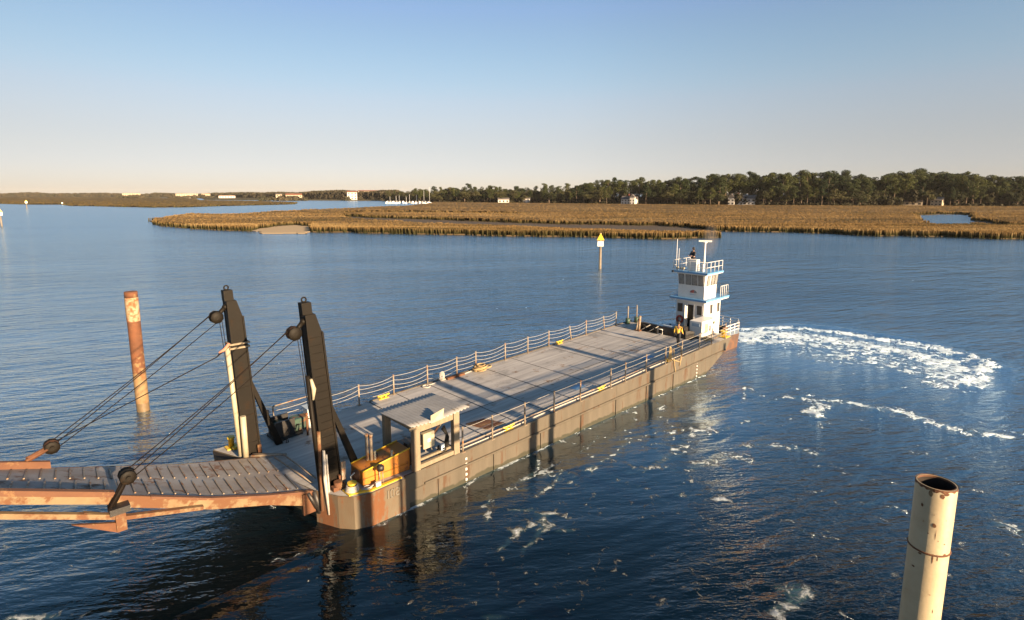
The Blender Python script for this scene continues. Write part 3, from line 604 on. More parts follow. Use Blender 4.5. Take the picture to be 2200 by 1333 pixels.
while px < 850:
    b0 = interp(px, far_base)
    for k in range(3):
        q = G(px+rt.uniform(-4, 4), b0); q = q*(1+[.02, .06, .12][k]); q.z = 0; tz = top_z(interp(px, far_top)+rt.uniform(-.4, 1.3), q); r_ = max(4, min(10, tz*.5))
        cl.append((q.x, q.y, tz-r_*.7, r_*1.3, r_*.7)); cl.append((q.x+rt.uniform(-6, 6), q.y, (tz-r_)*.45, r_*1.4, max(2.5, tz*.5)))
    px += 4.2
fw = raw('far_woods', leaves(cl, 3.0, 2.6, rt), M['farwood'], None); tag(fw, 'low hazy line of woods along the horizon on the left', 'woods', kind='stuff')

# ------------------------------------------------------------------ houses and far buildings
M['hwall'] = mat('house_white', (0.80, 0.76, 0.70), (0.68, 0.64, 0.58), 0.7, bump=0); M['hcream'] = mat('house_cream', (0.58, 0.48, 0.34), (0.48, 0.38, 0.26), 0.7, bump=0)
M['hroof'] = mat('house_roof', (0.16, 0.14, 0.13), (0.11, 0.10, 0.10), 0.8, bump=0); M['hroofr'] = mat('house_roof_red', (0.30, 0.12, 0.07), (0.24, 0.10, 0.06), 0.8, bump=0)
M['chim'] = mat('chimney_brick', (0.34, 0.10, 0.07), (0.26, 0.08, 0.05), 0.8, bump=0)
def house(px, py, back, L_, D_, H_, roofh, label, wall='hwall', roof='hroof', rot=0.0, wins=4, floors=2, chimney=None, wing=None, name='house', cat='house', gable='x'):
    g = G(px, py); q = g*(1+back/g.length); q.z = 1.2; a = math.atan2(-q.x, q.y)+rot
    root = thing(name, label, cat, q, a)
    def lb(mb, x0, x1, y0, y1, z0, z1): return mb.add([(x, y, z) for x in (x0, x1) for y in (y0, y1) for z in (z0, z1)], [(0, 1, 3, 2), (4, 6, 7, 5), (0, 4, 5, 1), (2, 3, 7, 6), (0, 2, 6, 4), (1, 5, 7, 3)])
    w = MB(); lb(w, -L_/2, L_/2, 0, D_, -1, H_)
    rf = MB()
    def gab(mb, x0, x1, y0, y1, z, h, ax):
        o = .5
        if ax == 'x': v = [(x0-o, y0-o, z), (x1+o, y0-o, z), (x1+o, y1+o, z), (x0-o, y1+o, z), (x0-o, (y0+y1)/2, z+h), (x1+o, (y0+y1)/2, z+h)]; f = [(0, 1, 5, 4), (2, 3, 4, 5), (0, 4, 3), (1, 2, 5), (0, 3, 2, 1)]
        else: v = [(x0-o, y0-o, z), (x1+o, y0-o, z), (x1+o, y1+o, z), (x0-o, y1+o, z), ((x0+x1)/2, y0-o, z+h), ((x0+x1)/2, y1+o, z+h)]; f = [(1, 2, 5, 4), (3, 0, 4, 5), (0, 1, 4), (2, 3, 5), (0, 3, 2, 1)]
        mb.add(v, f)
    if roofh > 0: gab(rf, -L_/2, L_/2, 0, D_, H_+.01, roofh, gable)
    else: lb(rf, -L_/2-.3, L_/2+.3, -.3, D_+.3, H_+.01, H_+.5)
    if wing:
        x0, x1, wd, wh, wr = wing; lb(w, x0, x1, -wd, -.02, -1, wh); gab(rf, x0, x1, -wd, 0.5, wh+.01, wr, 'y')
    build('wall', w, M[wall], root, world=False); r_o = build('roof', rf, M[roof], root, world=False)
    if chimney:
        cm = MB(); lb(cm, chimney-.8, chimney+.8, D_/2-.6, D_/2+.6, H_, H_+roofh+2.2); build('chimney', cm, M['chim'], r_o, world=False)
    for f_ in range(floors):
        for i in range(wins):
            x = -L_/2+(i+.5)*L_/wins
            if wing and wing[0]-.5 < x < wing[1]+.5: yy = -wing[2]
            else: yy = 0
            z = H_*(f_+.25)/floors; wm_ = MB(); lb(wm_, x-L_/wins*.22, x+L_/wins*.22, yy-.08, yy-.01, z, z+H_/floors*.5); build('window', wm_, M['glass'], root, world=False)
    return root
house(1350, 442, 8, 17, 8, 5.5, 3.5, 'gabled white house with a lit chimney gable among pines', wins=5, chimney=-1, wing=(2.5, 8, 3, 7.5, 3.5), gable='x', rot=-.35)
house(1592, 444, 10, 26, 9, 6.5, 3.6, 'long white house with dark roof and red chimney in the pines', wins=7, chimney=-5, wing=(-12, -6, 4, 7.5, 4), rot=-.25)
house(2010, 446, 6, 9, 8, 5.5, 3, 'cream two storey house at the right under dark oaks', 'hcream', wins=3, rot=-.2)
house(1935, 445.5, 14, 34, 9, 4, 1.5, 'low long cream building half hidden behind oak trunks', 'hcream', wins=7, floors=1, name='building', cat='building')
house(1890, 445.5, 22, 16, 9, 7.5, 3.5, 'brown roofed house high behind the low cream building', 'hcream', 'hroofr', wins=4)
house(1082, 438.6, 6, 14, 8, 4.2, 2.2, 'small white cottage with arched lit front by the tree trunks', wins=3, floors=1)
house(1131, 439, 12, 9, 7, 5, 2.5, 'narrow pale cottage right of the small white cottage', wins=2)
house(757, 431.5, 10, 18, 14, 14, 3, 'tall pale pink house beside the marina water', 'hwall', 'hroofr', wins=3, floors=3, name='house')
house(800, 431, 90, 56, 14, 17, 2, 'orange roofed building showing above the trees behind the marina', 'hcream', 'hroofr', wins=7, floors=2, name='building', cat='building')
house(632, 431, 20, 30, 12, 9, 3, 'yellow villa left of the pink house across the far water', 'hcream', 'hroofr', wins=5)
house(600, 430.5, 20, 12, 10, 10, 2, 'small cream villa left of the yellow villa', 'hcream', 'hroof', wins=2)
house(283, 426.3, 0, 44, 16, 13, 0, 'pale apartment block on the horizon, leftmost one', 'hcream', 'hroof', wins=8, floors=3, name='apartment_block', cat='apartment block')
house(402, 426.3, 0, 56, 16, 12, 0, 'wide pale apartment block on the horizon, middle one', 'hcream', 'hroof', wins=9, floors=3, name='apartment_block', cat='apartment block')
house(443, 426.4, 0, 22, 16, 12, 0, 'short pale apartment block right of the wide one on the horizon', 'hcream', 'hroof', wins=4, floors=3, name='apartment_block', cat='apartment block')
house(488, 427, 0, 40, 10, 6, 1.5, 'low white boathouse on the far left shore', 'hwall', 'hroofr', wins=6, floors=1)
# marina: docks, yachts
def boat(loc, rz, L_, mast, label, group):
    root = thing('yacht' if mast else 'motorboat', label, 'yacht' if mast else 'motorboat', loc, rz, group)
    n = 7; prof = [(-.5, .30), (-.3, .34), (0, .36), (.25, .28), (.42, .12), (.5, .01)]; vs = []; fs = []
    for x, w in prof:
        for s, z in ((-1, 1.0), (-.75, -.3), (.75, -.3), (1, 1.0)): vs.append((x*L_, s*w*L_*.42, z+(.25 if x > .2 and z > 0 else 0)))
    for i in range(len(prof)-1):
        for j in range(4): fs.append((i*4+j, i*4+(j+1) % 4, (i+1)*4+(j+1) % 4, (i+1)*4+j))
    fs.append((0, 1, 2, 3)); hull = MB().add(vs, fs); build('hull', hull, M['white'], root, world=False)
    cb = MB().add([(x, y, z) for x in (-.2*L_, .18*L_) for y in (-.1*L_, .1*L_) for z in (1.0, 1.0+(1.0 if mast else 1.8))], [(0, 1, 3, 2), (4, 6, 7, 5), (0, 4, 5, 1), (2, 3, 7, 6), (0, 2, 6, 4), (1, 5, 7, 3)]); build('cabin', cb, M['white'], root, world=False)
    if mast: build('mast', MB().tube([(.05*L_, 0, 1), (.05*L_, 0, mast)], .14, 5), M['white'], root, world=False); build('boom', MB().tube([(.05*L_, 0, 2.6), (-.38*L_, 0, 2.7)], .12, 5), M['tank'], root, world=False)
    return root
rb = random.Random(11)
for i, px in enumerate([832, 838, 845, 851, 858, 866, 873, 880, 887, 895, 903, 911]):
    m_ = [0, 9, 0, 10, 11, 0, 9, 12, 0, 11, 0, 17][i]
    p = G(px, 437.5+rb.uniform(-.6, .9)); p.z = 0; boat(p, rb.uniform(1.2, 1.9), rb.uniform(9, 12), m_, ('small white sailing yacht in the distant marina row, ' if m_ else 'small white motorboat in the distant marina row, ')+['far left end', 'second from left', 'third from left', 'fourth from left', 'fifth from left', 'sixth from left', 'middle right', 'fifth from right', 'fourth from right', 'third from right', 'second from right', 'beside the tallest mast'][i], 'boats moored in the marina')
p = G(922, 438.2); p.z = 0; boat(p, .4, 13, 21, 'white sailing yacht with the tallest mast, right end of the marina', None)
dk = MB()
for a, b_ in (((830, 436.6), (925, 437.4)),):
    p, q = G(*a), G(*b_); s = (q-p).normalized().cross(Z3)*1.2; dk.add([p+s+Z3*.9, q+s+Z3*.9, q-s+Z3*.9, p-s+Z3*.9, p+s+Z3*.5, q+s+Z3*.5, q-s+Z3*.5, p-s+Z3*.5], [(0, 1, 2, 3), (4, 5, 6, 7), (0, 1, 5, 4), (2, 3, 7, 6)])
    r_ = thing('marina_dock', 'long low marina dock with mooring posts behind the yachts', 'dock', p); build('deck', dk, M['timber'], r_)
    for i in range(14):
        c = p.lerp(q, (i+.5)/14); build('post', MB().tube([c-Z3, c+Z3*3.2], .35, 6), M['white'], r_)

# ------------------------------------------------------------------ channel markers and piles
def marker(px, py, top, label, tri=True, board=1.0, sc=1.0):
    p = G(px, py); r_ = thing('channel_marker', label, 'channel marker', p); H_ = top_z(top, p)
    k = math.atan2(p.x, p.y); f = Vector((-math.sin(k), -math.cos(k), 0)); s = Vector((math.cos(k), -math.sin(k), 0)); w = .22*sc
    build('pile', MB().tube([p-Z3*1.5, p+Z3*(H_*.62)], [w*1.1, w*.9], 10), M['mpile'], r_)
    build('post', MB().tube([p+Z3*(H_*.62), p+Z3*(H_*.9)], w*.6, 8), M['cream'], r_)
    if tri:
        c = p+f*.28*sc+Z3*(H_*.80); hh = H_*.2; t_ = MB().prism([c-s*.62*sc, c+s*.62*sc, c+Z3*hh], -f*.07)
        c2 = p-f*.2*sc+Z3*(H_*.80); t_.prism([c2-s*.62*sc, c2+s*.62*sc, c2+Z3*hh], -f*.05); build('dayboard', t_, M['yellow'], r_)
    c = p+f*.26*sc+Z3*(H_*.63); q = [c-s*.5*sc, c+s*.5*sc, c+s*.5*sc+Z3*.85*sc, c-s*.5*sc+Z3*.85*sc]; build('number_board', MB().prism(q, -f*.06), M['white'], r_)
    c = p-s*.34*sc+Z3*(H_*.64); build('battery_box', MB().box(c+Z3*.35*sc, s*.1, f*.2, Z3*.32*sc), M['black'], r_)
    build('lantern', MB().tube([p+Z3*(H_*.9), p+Z3*(H_*1.0)], .12*sc, 8), M['cream'], r_)
    return r_
M['mpile'] = mat('marker_pile', (0.28, 0.23, 0.17), (0.16, 0.12, 0.09), 0.85, scale=1.2, bump=.3)
marker(1289, 578, 501, 'slim channel marker with yellow triangle above white board, beyond the barge')
marker(4, 487, 449, 'distant channel marker with yellow triangle at the left edge', sc=1.3)
marker(58, 449, 430, 'far small channel marker with white boards near the left marsh', sc=1.6)
marker(134, 440.5, 436, 'tiny white marker post at the tip of the left marsh', tri=False, sc=1.4)
M['pile'] = mat('rusty_pile', (0.21, 0.075, 0.028), (0.12, 0.045, 0.018), 0.85, rust=(0.30, 0.18, 0.08), rust_amt=0.25, scale=1.4, bump=.5)
pl = G(308, 882); pr = thing('steel_pile', 'tall rusty steel pile with flaking cream band near its top', 'pile', pl); R_ = .325
segs = [(-2, .5, 'wet'), (.5, 2.3, 'tan'), (2.3, 5.35, 'pile'), (5.35, 6.72, 'flake'), (6.72, 7.05, 'pile')]
M['wet'] = mat('pile_wet', (0.22, 0.14, 0.07), (0.14, 0.10, 0.05), 0.5, scale=3); M['tan'] = mat('pile_tan', (0.32, 0.21, 0.10), (0.25, 0.135, 0.055), 0.8, rust=(0.28, 0.11, 0.04), rust_amt=.35, scale=1.5)
M['flake'] = mat('pile_flaking', (0.50, 0.41, 0.27), (0.38, 0.25, 0.125), 0.8, rust=(0.30, 0.11, 0.04), rust_amt=.55, rust_scale=4, scale=3)
for z0, z1, m_ in segs: build({'wet': 'wet_foot', 'tan': 'lower_shaft', 'pile': 'shaft', 'flake': 'cream_band'}[m_], MB().tube([pl+Z3*z0, pl+Z3*z1], R_+(0.012 if m_ == 'flake' else 0.0)+(.004 if m_ == 'tan' else 0), 20, caps=(z1 > 7)), M[m_], pr)
# near pile on the right: open topped tube, cream paint
def open_pile(name, loc, top, R, label, m, group=None):
    r_ = thing(name, label, 'pile', Vector((loc[0], loc[1], 0)), 0, group); c = Vector((loc[0], loc[1], 0)); n = 40; mb = MB(); vs = []; fs = []
    prof = [(R, -3), (R, top-.02), (R-.01, top), (R-.022, top), (R-.03, top-.02), (R-.03, top-2.5), (0.001, top-2.5)]
    for rr, z in prof:
        for k in range(n): a = 2*math.pi*k/n; vs.append(c+Vector((rr*math.cos(a), rr*math.sin(a), z)))
    for i in range(len(prof)-1):
        for k in range(n): fs.append((i*n+k, i*n+(k+1) % n, (i+1)*n+(k+1) % n, (i+1)*n+k))
    return r_, mb.add(vs, fs, True)
M['npile'] = mat('cream_pile', (0.56, 0.46, 0.30), (0.48, 0.38, 0.235), 0.5, rust=(0.36, 0.20, 0.08), rust_amt=0.02, rust_scale=5, scale=2.5, bump=.12, bscale=12)
M['bore'] = mat('pile_bore', (0.03, 0.016, 0.01), (0.015, 0.009, 0.006), .9)  # dark rust, with the shade inside the tube put into the colour
NP = (7.2, 8.75); NT = 7.665; NR = .292
r_, mb = open_pile('steel_pile', NP, NT, NR, 'near cream painted steel pile with open rusty rim, bottom right', None)
build('shaft', mb, M['npile'], r_)
c = Vector((NP[0], NP[1], 0))
def ring(R, z0, z1, n=40, wob=0.0, inner=None):
    mb = MB(); vs = []; rg = random.Random(5)
    for k in range(n):
        a = 2*math.pi*k/n; j = rg.uniform(-wob, wob); vs += [c+Vector((R*math.cos(a), R*math.sin(a), z0+j)), c+Vector((R*math.cos(a), R*math.sin(a), z1))]
    fs = [(2*k, (2*k+2) % (2*n), (2*k+3) % (2*n), 2*k+1) for k in range(n)]
    if inner:
        o = len(vs)
        for k in range(n): a = 2*math.pi*k/n; vs += [c+Vector((inner*math.cos(a), inner*math.sin(a), z0-.4)), c+Vector((inner*math.cos(a), inner*math.sin(a), z1))]
        fs += [(o+2*k, (o+2*k+2) % (o+2*n) or o, 0, 0) for k in range(0)]
        fs += [(o+2*k, o+2*((k+1) % n), o+2*((k+1) % n)+1, o+2*k+1) for k in range(n)]
        fs += [(2*k+1, 2*((k+1) % n)+1, o+2*((k+1) % n)+1, o+2*k+1) for k in range(n)]
    return mb.add(vs, fs, True)
build('rusty_rim', ring(NR+.004, NT-.04, NT+.004, wob=.02), M['rustp'], r_)
build('bore', ring(NR-.034, NT-2.4, NT-.03), M['bore'], r_); build('lip', ring(NR-.032, NT-.06, NT+.002), M['curb'], r_)
wz = NT-1.17; build('weld_seam', MB().torus(c+Z3*wz, (1, 0, 0), (0, 1, 0), NR+.002, .017, 40, 6), M['rustp'], r_)
def patch(az_deg, z, w, h, seed):
    rg = random.Random(seed); pts = []
    for k in range(10):
        a = 2*math.pi*k/10; s_ = rg.uniform(.6, 1.1); t_ = rad(az_deg)+math.cos(a)*w*s_/NR; pts.append(c+Vector((math.sin(t_)*(NR+.003), math.cos(t_)*(NR+.003), z+math.sin(a)*h*s_)))
    return MB().add(pts, [tuple(range(10))])
build('rust_patch', patch(212, NT-.63, .035, .045, 4), M['rustp'], r_)
for az_, z_, w_, h_, s_ in ((188, .06, .05, .03, 11), (230, .09, .04, .06, 12), (205, 1.24, .012, .10, 13), (192, 1.22, .010, .05, 14), (240, 1.21, .03, .02, 15), (170, 1.15, .03, .03, 16), (215, .45, .008, .008, 17), (180, .52, .009, .009, 18), (196, .9, .007, .01, 19), (176, .95, .012, .012, 20), (225, .8, .01, .014, 21), (205, .80, .005, .10, 22), (250, .35, .02, .04, 23), (255, 1.5, .03, .02, 24), (200, 1.9, .015, .008, 25), (186, 2.2, .006, .05, 26)):
    build('rust_patch', patch(az_, NT-z_, w_, h_, s_), M['rustp' if s_ % 3 else 'girder'], r_)
build('rust_patch', patch(199, NT-.10, .035, .05, 6), M['girder'], r_)
# dock piles and head beams that stand on the landing beside the camera; they throw the long shadows over the barge
for i, (u, v, tp, R) in enumerate([(9.3, 2.2, 9.0, .25), (18.3, 2.0, 9.6, .28), (19.6, 2.3, 9.4, .21), (28.65, 2.1, 9.4, .25)]):
    p = B(u, v, 0); NP2 = (p.x, p.y); c0 = c; r2, m2_ = open_pile('steel_pile', NP2, tp, R, ['dock pile beyond the near cream pile', 'thick dock pile beside the landing', 'thin dock pile beside the landing', 'outermost dock pile of the landing'][i], None); build('shaft', m2_, M['npile'], r2)
g_ = thing('dock_walkway', 'raised steel walkway running along the landing piles', 'walkway', B(12, 2.6, 0))
wb = MB().bx(12.5, 37.5, 2.5, 2.95, 7.62, 7.95); build('girder', wb, M['girder'], g_); build('handrail', MB().tube([B(12.5, 2.95, 8.32), B(37.5, 2.95, 8.32)], .05, 8), M['rail'], g_)
for u in (38.2,): build('support_pile', MB().tube([B(u, 4.2, -3), B(u, 4.2, 7.6)], .2, 10), M['npile'], g_)

# slatted boards added out of view so that the bow deck lies in shade
hg = thing('shade_boards', 'added slatted boards out of view that shade the bow deck', 'shade boards', B(9, 2.6, 7))
u = 7.75
rh = random.Random(9)
while u < 10.5:
    w_ = rh.uniform(.45, .65); gap_ = rh.choice([.03, .09, .13])
    build('board', MB().bx(u, min(u+w_, 10.85), 2.6, 2.65, 7.80, 8.85), M['tan'], hg); u += w_+gap_
build('ledger', MB().bx(7.7, 10.85, 2.66, 2.74, 8.3, 8.42), M['tan'], hg)
for u in (7.7, 10.8): build('support_pile', MB().tube([B(u, 2.95, -3), B(u, 2.95, 8.9)], .09, 8), M['tan'], hg)

# ------------------------------------------------------------------ barge
FV, NV = -25.9, -17.75
barge = thing('barge', 'long grey flat deck barge with rope rails lying at the landing ramp', 'barge', B(22, -21.8, 0))
outline = [(6.3, -25.9), (6.9, -24.3), (8.05, -19.5), (8.5, -18.5), (8.9, -18.0), (9.5, -17.77), (11, NV), (39.3, NV), (39.3, -19.35), (36.15, -19.35), (36.15, -24.05), (38.2, -24.05), (38.2, FV), (12, FV)]
def side_z(u, v, zf):    # raked ends under water line
    return zf
n = len(outline); hv = []; hf = []
lv = [1.0, .52, .50, -.6]
for k, f in enumerate(lv):
    for (u, v) in outline:
        top = dz(u)-.004
        if k == 0: uu, vv, z = u, v, top
        elif k == 1: uu, vv, z = u, v, top*.56
        elif k == 2: uu, vv, z = u, v, top*.50
        else: uu, vv, z = u, v, -.8
        ins = 0.0
        if k >= 2: ins = .05
        if u > 38: uu = u-[0, .9, 1.1, 5.6][k]
        elif u > 36 and k == 3: uu = u-2.8
        if k == 3 and u < 9.2: uu = u+.5
        vv = vv-ins if v > -19 else (vv+ins if v < -25 else vv)
        hv.append(B(uu, vv, z))
for k in range(3):
    for i in range(n): hf.append((k*n+i, k*n+(i+1) % n, (k+1)*n+(i+1) % n, (k+1)*n+i))
hf.append(tuple(3*n+i for i in range(n)))
hull = MB().add(hv, hf); build('hull', hull, M['hull'], barge)
# deck plates with real seams
deckm = mat('deck_plate', (0.52, 0.50, 0.485), (0.40, 0.385, 0.375), 0.62, rust=(0.27, 0.17, 0.11), rust_amt=0.2, scale=.35, rust_scale=.9, bscale=14, bump=.25, stretch=(1, 1, 1), world_co=True)
t_ = deckm.node_tree; L_ = t_.links; pb = t_.nodes['Principled BSDF']; src = pb.inputs['Base Color'].links[0].from_socket
geo_ = nd(t_, 'ShaderNodeNewGeometry'); mp_ = nd(t_, 'ShaderNodeMapping'); mp_.vector_type = 'POINT'; mp_.inputs['Rotation'].default_value = (0, 0, -(math.pi/2-AZ)); L_.new(geo_.outputs['Position'], mp_.inputs[0])
mq = nd(t_, 'ShaderNodeMapping'); mq.inputs['Scale'].default_value = (.28, 5.0, 1); L_.new(mp_.outputs[0], mq.inputs[0])
nn = nd(t_, 'ShaderNodeTexNoise'); nn.inputs['Scale'].default_value = .8; nn.inputs['Detail'].default_value = 6; L_.new(mq.outputs[0], nn.inputs['Vector'])
mr = nd(t_, 'ShaderNodeMapRange'); mr.inputs[1].default_value = .3; mr.inputs[2].default_value = .7; mr.inputs[3].default_value = .72; mr.inputs[4].default_value = 1.22; L_.new(nn.outputs['Fac'], mr.inputs[0])
st_ = nd(t_, 'ShaderNodeTexNoise'); st_.inputs['Scale'].default_value = .55; st_.inputs['Detail'].default_value = 8; st_.inputs['Roughness'].default_value = .72; L_.new(geo_.outputs['Position'], st_.inputs['Vector'])
sr_ = nd(t_, 'ShaderNodeMapRange'); sr_.inputs[1].default_value = .56; sr_.inputs[2].default_value = .66; sr_.inputs[3].default_value = 1.0; sr_.inputs[4].default_value = .62; L_.new(st_.outputs['Fac'], sr_.inputs[0])
sx_ = nd(t_, 'ShaderNodeMath', operation='MULTIPLY'); L_.new(sr_.outputs[0], sx_.inputs[0]); L_.new(mr.outputs[0], sx_.inputs[1])
mm = nd(t_, 'ShaderNodeVectorMath', operation='SCALE'); L_.new(src, mm.inputs[0]); L_.new(sx_.outputs[0], mm.inputs['Scale']); L_.new(mm.outputs[0], pb.inputs['Base Color'])
seams = [7.9, 13.95, 15.62, 17.7, 19.7, 21.82, 24.4, 28.03, 30.05, 33.3, 36.15]
dk = MB()
# bow apron
dk.prism([K(u, v, -.006) for u, v in [(6.32, -25.88), (6.9, -24.3), (8.05, -19.5), (8.5, -18.5), (8.9, -18.02), (9.5, -17.79), (11.0, -17.77), (13.93, -17.77), (13.93, -25.88)]], -Z3*.03)
rs = random.Random(2)
for a, b_ in zip(seams[1:-1], seams[2:]):
    dk.bx(a+.012, b_-.012, FV+.02, NV-.02, -.036, 0.002+rs.uniform(0, .003), K)
dk.bx(36.15, 39.28, -19.33, NV-.02, -.036, 0, K); dk.bx(36.15, 38.18, FV+.02, -24.07, -.036, 0, K)
build('deck', dk, deckm, barge)
sm = MB()
for s_ in seams[1:-1]: sm.bx(s_-.022, s_+.022, FV+.03, NV-.03, .0055, .009, K)
sm.bx(14, 36, -21.02, -20.98, .0055, .008, K)
build('deck_seams', sm, M['black'], barge)
# deck edge coaming
ed = MB(); ed.bx(11, 36.1, NV-.09, NV+.012, -.03, .05, K); ed.bx(14, 38.2, FV-.012, FV+.08, -.03, .05, K); build('deck_edge', ed, M['hull'], barge)
rb_ = MB()
pr_ = [(6.3, -25.9), (8.05, -19.5), (8.5, -18.5), (8.9, -18.0), (9.5, -17.77)]
for a, b_ in ((11.9, 38.3),): rb_.bx(a, b_, NV, NV+.07, -.62, -.54, lambda u, v, h: K(u, v, h-.010*(u-12)))
build('rub_rail', rb_, M['hull'], barge)
bp_ = MB(); cvs = [(9.05, -17.96), (9.5, -17.74), (10.2, -17.72), (10.9, -17.72)]
vs = [];
corner = [(8.07, -19.45), (8.5, -18.45), (8.9, -17.97), (9.5, -17.735), (11.15, -17.72)]
for (u, v) in corner: vs += [K(u, v, -.02), B(u+.02, v, -.4)]
bp_.add(vs, [(2*i, 2*i+2, 2*i+3, 2*i+1) for i in range(len(corner)-1)]); build('bow_plating', bp_, M['bow'], barge, label='rust streaked plating round the near bow corner')
for (u, w, m_) in ((8.28, .16, 'rustp'),):
    pass
ys_ = MB(); ys_.prism([K(9.0, -18.05, .004), K(9.55, -17.8, .004), K(10.9, -17.79, .004), K(10.9, -17.92, .004), K(9.6, -17.96, .004), K(9.1, -18.2, .004)], Z3*.045); build('yellow_edge', ys_, M['yellow'], barge)
# left bow point is black below the deck
lb_ = MB(); vs = []
for (u, v) in [(8.0, -25.93), (6.27, -25.93), (6.87, -24.3), (7.6, -21.3)]: vs += [B(u, v, dz(u)-.05), B(u+.15, v, -.5)]
lb_.add(vs, [(0, 2, 3, 1), (2, 4, 5, 3), (4, 6, 7, 5)]); build('bow_fender', lb_, M['blackhull'], barge, label='black painted far bow corner')
# raised welded digits and draught marks on the side
M['digit'] = mat('worn_digit', (0.22, 0.20, 0.16), (0.15, 0.13, 0.10), .7)
def digits(txt, u0, z0, h_, m_, depth=.01, sp=.62, name='hull_number'):
    seg = {'0': 'abcdef', '1': 'bc', '2': 'abged', '4': 'fgbc', '6': 'afgedc', '8': 'abcdefg', '5': 'afgcd', '3': 'abgcd'}; mb = MB(); w = h_*.5; t = h_*.13
    for i, ch in enumerate(txt):
        x = u0+i*h_*sp*1.15
        S_ = {'a': (x, x+w, z0+h_-t, z0+h_), 'd': (x, x+w, z0, z0+t), 'g': (x, x+w, z0+h_/2-t/2, z0+h_/2+t/2), 'f': (x, x+t, z0+h_/2, z0+h_), 'b': (x+w-t, x+w, z0+h_/2, z0+h_), 'e': (x, x+t, z0, z0+h_/2), 'c': (x+w-t, x+w, z0, z0+h_/2)}
        for c_ in seg[ch]: a = S_[c_]; mb.bx(a[0], a[1], NV+.028, NV+.032+depth, a[2], a[3])
    build(name, mb, m_, barge)
digits('102', 10.05, .84, .34, M['digit'], .02)

for uu in (14.05, 34.2):
    dm = MB()
    for k in range(5): dm.bx(uu, uu+.09, NV-.04, NV+.008, .12+k*.24, .22+k*.24)
    build('draught_marks', dm, M['white'], barge)
for uu in (12.6, 15.7, 18.8, 21.9, 25.0, 28.1, 31.2): build('hull_seam', MB().bx(uu, uu+.035, NV-.03, NV+.006, .02, dz(uu)-.05), M['hull'], barge)
# hatch
build('hatch', MB().prism([K(15.8, -19.9, .012), K(16.15, -18.65, .012), K(17.2, -18.6, .012), K(16.8, -19.75, .012)], Z3*.03), M['rustp'], barge)
# small light curls of paint and pads on the deck near side
for (u, v) in ((22.9, -19.4), (30.2, -19.6)): build('deck_pad', MB().bx(u, u+.9, v, v+.45, .01, .025, K), M['blue'], barge)
def cleat(u, v, name='cleat', sc=1.0):
    mb = MB(); d = U2
    for s_ in (-.14, .14): mb.tube([K(u+s_*sc, v, 0), K(u+s_*sc, v, .16*sc)], .045*sc, 8)
    mb.tube([K(u-.36*sc, v, .20*sc), K(u-.2*sc, v, .17*sc), K(u+.2*sc, v, .17*sc), K(u+.36*sc, v, .20*sc)], .05*sc, 8); mb.bx(u-.3*sc, u+.3*sc, v-.09*sc, v+.09*sc, .003, .03, K)
    build(name, mb, M['yellow'], barge)
for u in (16.85, 23.9, 30.95): cleat(u, -18.0)
for u in (14.75, 29.1): cleat(u, -25.72)
def bollard(u, v, h, R, m_='yellow'):
    mb = MB().tube([K(u, v, 0), K(u, v, h*.82), K(u, v, h*.83), K(u, v, h)], [R*.85, R*.85, R*1.15, R*1.1], 16); mb.bx(u-R*1.7, u+R*1.7, v-R*1.7, v+R*1.7, .003, .05, K); build('bollard', mb, M[m_], barge)
bollard(6.95, -25.55, .52, .14); bollard(7.7, -25.75, .55, .13, 'rustp'); bollard(9.05, -18.35, .36, .16); bollard(38.7, -18.1, .45, .2)
mb = MB().bx(6.9, 7.6, -25.3, -25.1, .05, .14, K); build('chock', mb, M['yellow'], barge)
# white line coiled round the near bollard
mb = MB()
for k in range(4): mb.torus(K(9.05, -18.35, .07+.055*k), U2, V2, .24-.015*k, .032, 18, 6)
tag(build('mooring_line', mb, M['rope'], None, loc=K(9.05, -18.35)), 'white mooring line coiled round the near yellow bow bollard', 'rope')

# rails --------------------------------------------------------------
def railing(name, label, us, v, lean, heights, sag, rot_m='rope'):
    r_ = thing(name, label, 'railing', K(us[0], v)); tops = []
    for i, u in enumerate(us):
        l = lean.get(i, 0); b_ = K(u, v, -.05); t_ = K(u+l, v, 1.13*(1-.3*abs(l))); tops.append((b_, t_))
        mb = MB().tube([b_, t_], .042, 8); mb.tube([t_, t_+Z3*.02], .05, 8); mb.box(b_+Z3*.06, U2*.09, V2*.09, Z3*.012); build('post', mb, M['rail'], r_)
    for h in heights:
        pts = []
        for i in range(len(us)-1):
            a = tops[i][0].lerp(tops[i][1], h); b_ = tops[i+1][0].lerp(tops[i+1][1], h); sg = sag*random.uniform(.5, 1.3)*(a-b_).length/2.2
            for k in range(6 if sag else 2): t = k/(6 if sag else 2); q = a.lerp(b_, t); q.z -= sg*4*t*(1-t); pts.append(q)
        pts.append(tops[-1][0].lerp(tops[-1][1], h)); build('rail_line', MB().tube(pts, .010, 5), M[rot_m], r_)
    return r_
railing('rope_railing', 'sagging white rope railing along the far side of the barge', [8.7, 10.9, 13.35, 15.45, 17.7, 19.85, 21.35, 23.85, 25.95, 28.05, 30.5, 32.2, 34.5, 36.0], FV+.1, {10: -.22, 12: -.18}, (.32, .55, .76, .95), .13)
railing('rope_railing', 'taut white rope railing along the near sunlit side of the barge', [13.95, 15.65, 17.72, 19.8, 21.85, 24.5, 25.9, 28.03, 30.2, 32.2, 34.5, 36.25, 38.3], NV-.05, {}, (.33, .52, .70, .95), .02)
mb = MB()
for i in range(4): mb.tube([K(30.55+.12*i, NV-.05, -.35 if i == 3 else 0), K(30.6+.09*i, NV-.02, .9), K(30.68, NV-.05, 1.05)], .028, 6)
mb.tube([K(31.0, NV+.03, .9), K(31.15, NV+.06, -.3), K(31.3, NV+.07, -.75)], .03, 6)
